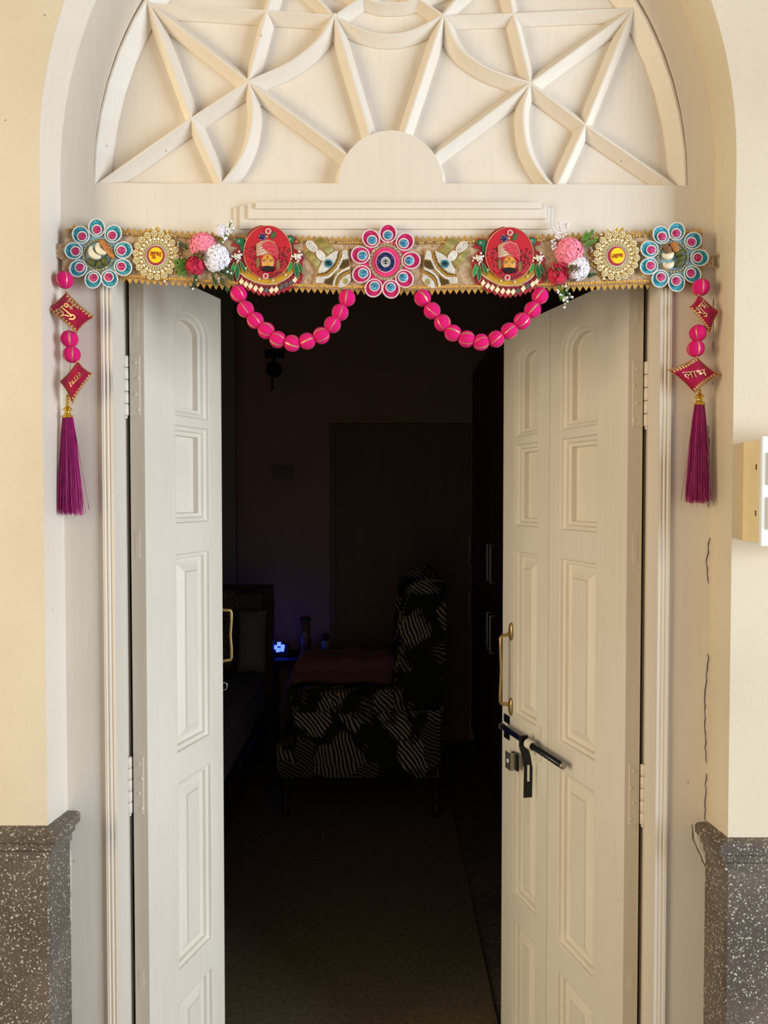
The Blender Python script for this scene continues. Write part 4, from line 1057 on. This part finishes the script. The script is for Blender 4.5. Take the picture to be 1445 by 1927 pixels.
# ---- printed picture medallions with peacocks and mirror fringe
S3 = 9.03
def picture(dx, dy, side):
    X = lambda x, y: (420 + dx + x / S3, 415 + dy + y / S3)
    XY = lambda pts: [X(*p) for p in pts]
    def E(mb, x, y, rx, ry, h0, h1, mat, rot=0, dome=0, n=24): q = X(x, y); disc(mb, q[0], q[1], rx / S3, h0, h1, mat, ry / S3, rot, n, dome)
    teeth = []
    tp = [(1220, 1090), (1200, 1150), (1150, 1130), (1110, 1190), (1070, 1175), (1030, 1225), (985, 1195), (940, 1260), (900, 1220), (860, 1275), (820, 1235), (770, 1285), (735, 1245), (690, 1290), (650, 1240), (600, 1275), (560, 1215), (510, 1235), (470, 1180), (420, 1195), (385, 1145), (335, 1150), (300, 1080), (250, 1080)]
    outl_ = [(130, 435), (225, 262), (330, 285), (385, 320), (420, 210), (520, 120), (640, 78), (800, 95), (950, 190), (1060, 268), (1150, 240), (1235, 290), (1285, 375), (1195, 400), (1200, 470), (1320, 540), (1375, 650), (1345, 700), (1360, 930), (1320, 1040)] + tp + [(195, 1050), (150, 970), (110, 700), (105, 620), (260, 450)]
    mb = MB(); poly(mb, XY(outl_), -.001, .003, 'maroon'); m = mb.build('picture_medallion', tor, label='red medallion with a bearded turbaned head and green peacocks, %s half' % side)
    mb = MB(); poly(mb, XY([(300, 690), (280, 900), (380, 980), (520, 1050), (740, 1090), (950, 1060), (1100, 980), (1190, 890), (1190, 690), (1000, 900), (740, 960), (480, 900)]), .002, .0042, 'mustard'); mb.build('crescent', m)
    mb = MB(); E(mb, 755, 540, 405, 452, .003, .0075, 'redp', n=44); pd = mb.build('picture_disc', m)
    mb = MB(); q = X(755, 540); mb.tube([P(q[0] + 405 / S3 * math.cos(a / 30 * math.pi), q[1] + 452 / S3 * math.sin(a / 30 * math.pi), .0076) for a in range(61)], .0007, 'goldt', 5, cap=False); mb.build('rim', pd)
    rnd = random.Random(4); mb = MB(); k = 0
    while k < 210:
        x = rnd.uniform(370, 1150); y = rnd.uniform(400, 985)
        if ((x - 755) / 375) ** 2 + ((y - 540) / 425) ** 2 > 1: continue
        if y < 430 + abs(x - 755) * .12: continue
        if ((x - 755) / 165) ** 2 + ((y - 690) / 190) ** 2 < 1 or (560 < x < 940 and y < 640): continue
        mb.sph(P(*X(x, y), .0078), (rnd.uniform(.0024, .0036), .0014, rnd.uniform(.0022, .003)), ('redd', 'red', 'maroon')[k % 3], 6, 4); k += 1
    mb.build('rose_garland', pd, kind='stuff')
    mb = MB(); poly(mb, XY([(565, 600), (560, 400), (640, 350), (770, 325), (880, 370), (935, 500), (930, 650), (860, 600), (760, 560), (660, 590)]), .0075, .0095, 'beige')
    poly(mb, XY([(650, 400), (770, 345), (870, 385), (925, 510), (925, 660), (850, 590), (760, 520), (680, 470)]), .0095, .0108, 'turban')
    for i in range(4): mb.tube([P(*X(575 + i * 8, 600 - i * 55), .0098), P(*X(650, 560 - i * 50), .0103), P(*X(715 - i * 10, 540 - i * 45), .0098)], .0008, 'white', 4)
    for x, y in ((760, 430), (800, 470), (840, 420), (870, 500), (820, 540), (730, 400), (890, 560)): mb.sph(P(*X(x, y), .0109), .0005, 'white', 5, 3)
    mb.build('turban', pd)
    mb = MB(); E(mb, 755, 690, 128, 150, .0075, .0088, 'turban'); E(mb, 755, 700, 103, 122, .0086, .0100, 'skin', dome=.0015)
    mb.build('face', pd)
    mb = MB(); nose = X(753, 735); mb.sph(P(nose[0], nose[1], .0112), (.0012, .0012, .0030), 'skin', 8, 6)
    for x in (700, 812):
        mb.sph(P(*X(x, 705), .0112), (.0026, .0006, .0012), 'white', 8, 4); mb.sph(P(*X(x, 705), .0117), (.0010, .0005, .0010), 'black', 6, 4)
        mb.tube([P(*X(x - 35, 676), .0112), P(*X(x, 664), .0116), P(*X(x + 35, 676), .0112)], .0005, 'black', 4)
        mb.tube([P(*X(x - 30, 700), .0113), P(*X(x, 690), .0117), P(*X(x + 30, 700), .0113)], .0003, 'black', 4)
    mb.tube([P(*X(753, 655), .0114), P(*X(753, 600), .0112)], .0006, 'redd', 4); mb.sph(P(*X(755, 785), .0112), (.0028, .0006, .0009), 'red', 6, 4)
    mb.build('features', pd)
    mb = MB(); poly(mb, XY([(650, 785), (690, 775), (750, 768), (810, 775), (862, 785), (850, 830), (810, 860), (755, 868), (700, 860), (662, 830)]), .0095, .0118, 'black'); mb.build('beard', pd)
    for (ex, ey) in ((590, 715), (930, 755)):
        mb = MB(); E(mb, ex, ey, 35, 92, .0075, .0098, 'antique')
        for j in range(8): mb.sph(P(*X(ex + rnd.uniform(-18, 18), ey + (j - 3.5) * 20), .0099), .0009, 'beige', 5, 3)
        mb.build('ear_ornament', pd)
    mb = MB()
    for j in range(5):
        a = 2 * math.pi * j / 5 + .3; c = X(665 + 38 * math.cos(a), 280 + 38 * math.sin(a)); d = Vector((math.cos(a), 0, -math.sin(a))); mb.sph(P(c[0], c[1], .009), (.0036, .0012, .002), 'navy', 8, 4, axis=(d, Vector((0, 1, 0)), d.cross(Vector((0, 1, 0)))))
        ringb(mb, c[0], c[1], 3.4, 10, .45, .0088, 'white', seg=4, rings=3)
    E(mb, 850, 250, 40, 70, .0075, .0086, 'leafd', .4); E(mb, 745, 275, 24, 24, .0085, .0098, 'goldt'); mb.build('brooch', pd)
    for x, y in ((765, 182), (722, 945)):
        mb = MB(); q = X(x, y); disc(mb, q[0], q[1], 3.2, .0076, .0095, 'red', n=14, dome=.001); ringb(mb, q[0], q[1], 4.6, 14, 1.15, .0092, 'pearl'); mb.build('pearl_rosette', pd)
    # peacocks
    for hd, ey, nk, pc, fe in (((275, 350, 78, 62), (265, 348), [(345, 340), (362, 420), (345, 540), (300, 510), (290, 430)], (220, 605), [(168, 820, 34, 118, .18, 'greenb'), (240, 865, 38, 160, .0, 'green'), (335, 795, 30, 130, -.42, 'green')]),
                           ((1140, 315, 68, 58), (1138, 312), [(1100, 340), (1165, 370), (1175, 500), (1135, 560), (1110, 450)], (1240, 605), [(1135, 790, 30, 100, .35, 'greenb'), (1245, 845, 42, 155, -.2, 'green'), (1305, 800, 30, 120, -.38, 'green')])):
        mb = MB(); E(mb, hd[0], hd[1], hd[2], hd[3], .003, .0065, 'green', dome=.001); poly(mb, XY(nk), .003, .006, 'green'); q = X(*ey); ringb(mb, q[0], q[1], 1.8, 9, .6, .0078, 'white', seg=4, rings=3); mb.sph(P(*q, .008), .0008, 'black', 6, 4)
        pk = mb.build('peacock', m)
        mb = MB(); rr = random.Random(8)
        for j in range(26): mb.sph(P(*X(pc[0] + rr.gauss(0, 48), pc[1] + rr.gauss(0, 42)), .005 + rr.uniform(0, .003)), .0022, 'pearl' if j % 3 else 'gem', 7, 5)
        mb.build('pearl_body', m)
        for fx, fy, rx_, ry_, ro, mt in fe:
            mb = MB(); q = X(fx, fy); n = 18
            pts = []
            for i in range(n):
                a = 2 * math.pi * i / n; x = rx_ / S3 * math.cos(a) * abs(math.cos(a)) ** .15; y = ry_ / S3 * math.sin(a); x *= max(0.02, 1 - abs(math.sin(a)) ** 3 * .75); pts.append((q[0] + x * math.cos(ro) - y * math.sin(ro), q[1] + x * math.sin(ro) + y * math.cos(ro)))
            poly(mb, pts, .003, .0062, mt); mb.tube([P(*p_, .0063) for p_ in pts + pts[:1]], .0004, 'goldt', 4, cap=False); mb.build('tail_feather', m)
    mb = MB(); cur = spl([(290, 900), (400, 970), (560, 1050), (740, 1085), (930, 1060), (1080, 985), (1180, 890)], 10)
    for x, y in cur: mb.sph(P(*X(x, y), .005), .00085, 'pearl', 6, 4)
    for x, y in ((390, 812), (615, 995), (842, 1015), (1060, 925)): q = X(x, y); mb.sph(P(*q, .0052), .0022, 'gem', 8, 4); ringb(mb, q[0], q[1], 2.4, 8, .6, .005, 'pearl', seg=4, rings=3)
    mb.build('pearl_string', m)
    dm = [(310, 1030), (388, 1080), (465, 1112), (550, 1150), (642, 1172), (735, 1182), (820, 1182), (900, 1170), (990, 1130), (1070, 1090), (1150, 1055), (1217, 1005)]
    for i, (x, y) in enumerate(dm):
        mb = MB(); mt = 'mirrord' if i in (5, 8, 9, 10) and side == 'left' or i in (7, 9) and side == 'right' else 'mirror'; poly(mb, XY([(x + 6, y - 58), (x + 45, y - 4), (x - 6, y + 58), (x - 45, y + 4)]), .003, .0048, mt); mb.build('mirror', m)
        if i < 11:
            x2, y2 = (x + dm[i + 1][0]) / 2, (y + dm[i + 1][1]) / 2 - 52; mb = MB(); mb.sph(P(*X(x2, y2), .004), (.0026, .0022, .0026), 'redd', 7, 4); mb.build('red_gem', m)
picture(0, 0, 'left'); picture(455, 3, 'right')

# ---- beaded hand-and-eye medallions
S4 = 13.14
def hand(mirror, side):
    def X(x, y):
        a, b = 570 + x / S4, 430 + y / S4
        return (1455 - a, b + 1) if mirror else (a, b)
    XY = lambda pts: [X(*p) for p in pts]
    sg = -1 if mirror else 1
    mb = MB(); poly(mb, XY([(20, 600), (25, 520), (75, 485), (60, 380), (130, 290), (255, 275), (390, 190), (510, 215), (620, 320), (800, 530), (1125, 478), (1160, 800), (1205, 1240), (1110, 1390), (900, 1480), (700, 1425), (430, 1385), (235, 1385), (300, 1200), (345, 1000)]), -.001, .003, 'goldt')
    m = mb.build('hand_medallion', tor, label='white beaded hand with blue eye, fingers tilted up %s' % side)
    for pts in ([(275, 300), (330, 250), (400, 212), (490, 240), (600, 350), (760, 545), (690, 580), (620, 645)], [(35, 600), (45, 545), (100, 512), (180, 560), (440, 830), (350, 985)]):
        mb = MB(); poly(mb, XY(pts), .0025, .0045, 'olive')
        a, b = (pts[0], pts[-1]) if len(pts) > 6 else (pts[0], pts[-1])
        n = 9
        q0, q1, q2, q3 = (pts[0], pts[-1], pts[-3], pts[3]) if len(pts) > 6 else (pts[0], pts[-1], pts[-2], pts[3])
        for i in range(n):
            t = (i + .5) / n; s_ = X(q0[0] + (q3[0] - q0[0]) * t, q0[1] + (q3[1] - q0[1]) * t); e_ = X(q1[0] + (q2[0] - q1[0]) * t, q1[1] + (q2[1] - q1[1]) * t)
            mb.tube([P(*s_, .0050), P(*e_, .0050)], .0008, 'olive', 5)
        mb.build('finger', m)
    mb = MB()
    for ex, ey, a_, b_, ro in ((215, 440, 150, 92, .75), (440, 665, 125, 82, .95)):
        for k in (1.0, .62, .25):
            n = int(26 * k)
            for i in range(n):
                t = 2 * math.pi * i / n; u = a_ * k * math.cos(t); v = b_ * k * math.sin(t); q = X(ex + u * math.cos(ro) - v * math.sin(ro), ey + u * math.sin(ro) + v * math.cos(ro)); mb.sph(P(*q, .005), .0015, 'white', 5, 4)
    mb.build('beaded_finger', m)
    mb = MB(); eye = [(385, 1105), (390, 980), (480, 830), (600, 690), (740, 590), (870, 555), (850, 660), (800, 800), (690, 950), (560, 1060)]
    poly(mb, XY(eye), .0025, .0040, 'white'); bead_fill(mb, XY(eye), 1.15, .0048, 'white', -.9 * sg); mb.build('eye_white', m)
    mb = MB(); q = X(630, 862); ringb(mb, q[0], q[1], 6.4, 15, 1.4, .0062, 'teal'); ringb(mb, q[0], q[1], 4.6, 11, 1.3, .0066, 'teal'); disc(mb, q[0], q[1], 3.9, .005, .0085, 'black', n=14, dome=.001); mb.build('iris', m)
    for cur, mt, r, st in (([(375, 1150), (560, 1120), (720, 1000), (850, 820), (920, 570)], 'goldm', 1.15, 20), ([(820, 1400), (870, 1230), (980, 1120), (1150, 1035)], 'goldm', 1.15, 14)):
        for off in (-22, 22):
            mb = MB() if off < 0 else mb
            for x, y in spl([(a + off * .6, b + off * .6) for a, b in cur], st // 4 * 2): mb.sph(P(*X(x, y), .0052), r / 1000, 'goldm' if off > 0 else 'brown', 5, 4)
        mb.build('gold_bead_row', m)
    mb = MB()
    for pts, mt in (([(320, 1330), (330, 1200), (480, 1190), (600, 1180), (760, 1050), (880, 880), (960, 700), (970, 560), (1090, 530), (1120, 740), (980, 770), (900, 950), (780, 1100), (640, 1210), (530, 1260), (500, 1350)], 'white'),
                    ([(735, 1420), (760, 1280), (850, 1120), (980, 1010), (1140, 940), (1150, 1010), (1000, 1080), (890, 1180), (820, 1300), (800, 1430)], 'white'),
                    ([(850, 1440), (900, 1310), (1010, 1200), (1165, 1110), (1190, 1270), (1080, 1400), (950, 1460)], 'white')):
        poly(mb, XY(pts), .0025, .0036, mt); bead_fill(mb, XY(pts), 1.1, .0045, mt, -.8 * sg)
    mb.build('white_beadwork', m)
    mb = MB()
    for pts, mt in (([(990, 790), (1130, 760), (1145, 920), (1000, 990), (900, 990)], 'brown'), ([(520, 1350), (560, 1270), (680, 1220), (770, 1140), (740, 1280), (710, 1390)], 'brown'), ([(780, 1110), (860, 1030), (880, 1050), (800, 1140)], 'olive'), ([(1010, 1240), (1080, 1230), (1130, 1310), (1060, 1390), (1000, 1330)], 'olive')):
        poly(mb, XY(pts), .0025, .004 if mt == 'brown' else .0058, mt)
        if mt == 'brown': bead_fill(mb, XY(pts), 1.0, .0045, 'brown', .6 * sg)
    mb.build('bronze_beadwork', m)
hand(False, 'towards the left'); hand(True, 'towards the right')

# ================================================================ HANGING PIECES
def pompom_mesh():
    mb = MB(); r = .0155; mb.sph((0, 0, 0), r, 'pom', 22, 14)
    for k, w_ in ((.15, .10), (1.55, .055), (2.75, .09), (4.1, .055), (5.2, .07)):
        pts = []; n = 12; vs = []
        for i in range(n + 1):
            th_ = math.pi * (.06 + .88 * i / n); rr = r * 1.012
            for s_ in (-1, 1):
                ph = k + s_ * w_ * (.5 + .5 * math.sin(th_)); vs.append((rr * math.sin(th_) * math.cos(ph), rr * math.sin(th_) * math.sin(ph), rr * math.cos(th_)))
        mb.add(vs, [(2 * i, 2 * i + 1, 2 * i + 3, 2 * i + 2) for i in range(n)], 'goldt', True)
    o = mb.build('pompom', loc=(0, 0, 0)); me = o.data; bpy.data.objects.remove(o); return me
POM = pompom_mesh()
def pom(parent, px, py, axis_ang, spin, h=.012, k=1.0):
    o = bpy.data.objects.new('pompom', POM); COL.objects.link(o); c = P(px, py, h); o.parent = parent; o.location = c - WL[parent.name]
    from mathutils import Matrix
    ax = Vector((math.cos(axis_ang), 0, -math.sin(axis_ang))); q = ax.to_track_quat('Z', 'Y'); o.rotation_mode = 'QUATERNION'
    from mathutils import Quaternion
    o.rotation_quaternion = q @ Quaternion((0, 0, 1), spin); o.scale = (k, k, k); return c
def swag(pts, label):
    g = empty('pompom_swag', P(*pts[0]), label, 'pompom string', 'pompom strings looped under the burlap strip'); rnd = random.Random(int(pts[0][0]))
    cs = []
    for i, (x, y) in enumerate(pts):
        a, b = pts[max(i - 1, 0)], pts[min(i + 1, len(pts) - 1)]; ang = math.atan2(b[1] - a[1], b[0] - a[0])
        cs.append(pom(g, x, y, ang + rnd.uniform(-.35, .35), rnd.uniform(0, 6.28), -.004 if i in (0, len(pts) - 1) else .0))
    mb = MB(); mb.tube(cs, .0008, 'goldt', 5); mb.build('string', g)
swag([(449, 553), (462, 582), (480.5, 603), (501, 622), (523, 639), (550, 646), (578, 642), (604.5, 631.5), (625.5, 611), (640, 588), (653, 561)], 'string of eleven magenta pompoms looped under the left half of burlap')
swag([(795, 561), (813, 585), (832.5, 607.5), (852, 627), (878, 638), (905, 644), (933, 638), (958, 623), (982, 604), (1002, 583), (1016, 557)], 'string of eleven magenta pompoms looped under the right half of burlap')
def velvet_pillow(parent, C, txt, puff, h, sides, tr, tw, tc=(.5, .5), flipu=False):
    """C: four picture corners in order; u runs 0->1, v runs 0->3"""
    def B(u, v, inset=0.10):
        # sides bow inwards
        bu = inset * 4 * v * (1 - v); bv = inset * 4 * u * (1 - u); uu = .5 + (u - .5) * (1 - bu * 1.1); vv = .5 + (v - .5) * (1 - bv * 1.1)
        return tuple(C[0][k] * (1 - uu) * (1 - vv) + C[1][k] * uu * (1 - vv) + C[2][k] * uu * vv + C[3][k] * (1 - uu) * vv for k in (0, 1))
    def H(u, v): return puff * (max(0, 1 - (2 * u - 1) ** 4) * max(0, 1 - (2 * v - 1) ** 4)) ** .55 * (1 + .12 * math.sin(9 * u + 5 * v))
    mb = MB(); N = 14; vs = []; fs = []
    for s_ in (1, -.8):
        for i in range(N + 1):
            for j in range(N + 1): u, v = i / N, j / N; x, y = B(u, v); vs.append(P(x, y, h + s_ * H(u, v)))
    K = (N + 1) ** 2
    for s_ in range(2):
        for i in range(N):
            for j in range(N): a = s_ * K + i * (N + 1) + j; fs.append((a, a + 1, a + N + 2, a + N + 1))
    mb.add(vs, fs, 'velvet', True); m = mb.build('velvet_cushion', parent, label='maroon velvet cushion with gold edging')
    mb = MB(); per = [(i / 12, 0) for i in range(12)] + [(1, i / 12) for i in range(12)] + [(1 - i / 12, 1) for i in range(12)] + [(0, 1 - i / 12) for i in range(13)]
    mb.tube([P(*B(u, v), h + .001) for u, v in per], .0011, 'goldt', 6, cap=False)
    for sd_ in sides:
        for i in range(9):
            t = .1 + .8 * i / 8; u, v = {0: (t, .10), 1: (.90, t), 2: (t, .90), 3: (.10, t)}[sd_]
            c = P(*B(u, v), h + H(u, v) + .0004); mb.sph(c, (.0024, .0009, .0024), 'goldt', 7, 4); mb.sph(c + Vector((0, -.001, 0)), (.0011, .0009, .0011), 'goldm', 6, 4)
        a = [{0: (t / 10, .04), 1: (.96, t / 10), 2: (t / 10, .96), 3: (.04, t / 10)}[sd_] for t in range(11)]; mb.tube([P(*B(u, v), h + H(u, v) + .0003) for u, v in a], .0013, 'goldt', 5, flat=.6)
    mb.build('gold_edging', m)
    vs, fs = text_mesh(txt, .05)
    if vs:
        mb = MB(); Q = []
        for x, y, z in vs:
            X = x * tw; Y = -y * tw; u = tc[0] + X * math.cos(tr) - Y * math.sin(tr); v = tc[1] + X * math.sin(tr) + Y * math.cos(tr)
            u = min(max(u, .03), .97); v = min(max(v, .03), .97); Q.append(P(*B(u, v), h + H(u, v) + .0010 + z * .03))
        mb.add(Q, fs, 'goldt'); mb.build('embroidered_word', m)
def tassel(parent, x, ybead, ycap, ytop, ybot, wt, wb, xb, seed, nb=3):
    rnd = random.Random(seed); mb = MB()
    for i in range(nb): c = P(x, ybead + (ycap - ybead) * (i + .5) / nb, .006); mb.sph(c, .0037, 'goldm', 12, 8)
    mb.build('gold_beads', parent)
    mb = MB(); c = P(x, ytop, .006); k = (ytop - ycap) / 1000
    mb.lathe(c, [(.0075, -.002), (.0095, 0), (.0092, .003), (.0062, .004), (.0055, k * .35), (.0045, k * .62), (.0088, k * .66), (.0088, k * .72), (.004, k * .95), (.0015, k * 1.05)], 'goldm', 16)
    for i in range(16): a = 2 * math.pi * i / 16; mb.sph(c + Vector((.0092 * math.cos(a), .0092 * math.sin(a), .001)), .0014, 'goldm', 5, 4)
    mb.build('gold_cap', parent)
    mb = MB(); L = ybot - ytop
    prof = [(ytop, wt * .8), (ytop + L * .3, wt * 1.2), (ytop + L * .65, wt * 1.3), (ytop + L * .85, wt * .5)]
    core = [P(x + (xb - x) * (y - ytop) / L, y, .006) for y, _ in prof]; mb.tube(core, [w_ / 3200 for _, w_ in prof], 'thread', 14)
    for i in range(520):
        a = rnd.uniform(0, 2 * math.pi); rr = rnd.uniform(.35, 1.0); stray = rnd.random() < .05; pts = []; r2 = rnd.uniform(.8, 1.08) * (1.55 if stray else 1); yl = ybot + rnd.uniform(-14, 8) + (6 if stray else 0); ph = rnd.uniform(0, 6)
        for j in range(7):
            t = j / 6; wd_ = (wt + (wb - wt) * (t ** .75)) / 2; xx = x + (xb - x) * t + math.cos(a) * wd_ * (rr * (1 - t) + r2 * t * rr) + math.sin(t * 5 + ph) * 1.0 * t
            pts.append(P(xx, ytop + (yl - ytop) * t, .006 + math.sin(a) * wd_ / 1000 * .55 * rr + .0006))
        mb.tube(pts, .00042, 'thread', 3, cap=False)
    mb.build('thread_tassel', parent)
def hanger(label, x0, poms, pil, tas):
    g = empty('tassel_hanger', P(*poms[0][:2]), label, 'tassel hanger', None)
    cs = [pom(g, x, y, a, s_, .014) for x, y, a, s_ in poms]
    for q in pil: velvet_pillow(g, *q)
    tassel(g, *tas)
    mb = MB(); pts = [P(poms[0][0], poms[0][1] - 18, .004)] + cs + [P(tas[0], tas[1] - 20, .008), P(tas[0], tas[3], .006)]; mb.tube(pts, .0006, 'goldt', 4); mb.build('string', g)
hanger('magenta tassel string hanging at the left end of the strip', 0,
       [(121, 527, 1.5, .9), (131, 638, 1.5, 2.6), (135, 667, 1.6, 1.7)],
       [([(85, 580), (125, 549), (178, 596), (144, 627)], '\u0936\u0941\u092d', .015, .020, (3, 1), .02, .82, (.52, .45)),
        ([(146, 679), (174, 703), (136, 760), (113, 718)], '\u0932\u093e\u092d', .016, .020, (1,), 1.75, .62, (.45, .5))],
       (127.5, 742, 765, 785, 962, 21, 52, 133, 3))
hanger('magenta tassel string hanging at the right end of the strip', 0,
       [(1318.5, 541, 1.55, .5), (1313.5, 627, 1.45, 2.2), (1309, 656, 1.5, .4)],
       [([(1297, 578), (1314, 553), (1353, 586), (1336, 627)], '\u0936\u0941\u092d', .012, .018, (3,), .15, .75, (.56, .45)),
        ([(1257, 696), (1311, 671), (1354, 705), (1307, 741)], '\u0932\u093e\u092d', .012, .018, (0, 2), .45, .72, (.5, .52))],
       (1316, 716, 741, 761, 940, 19, 50, 1312, 5))
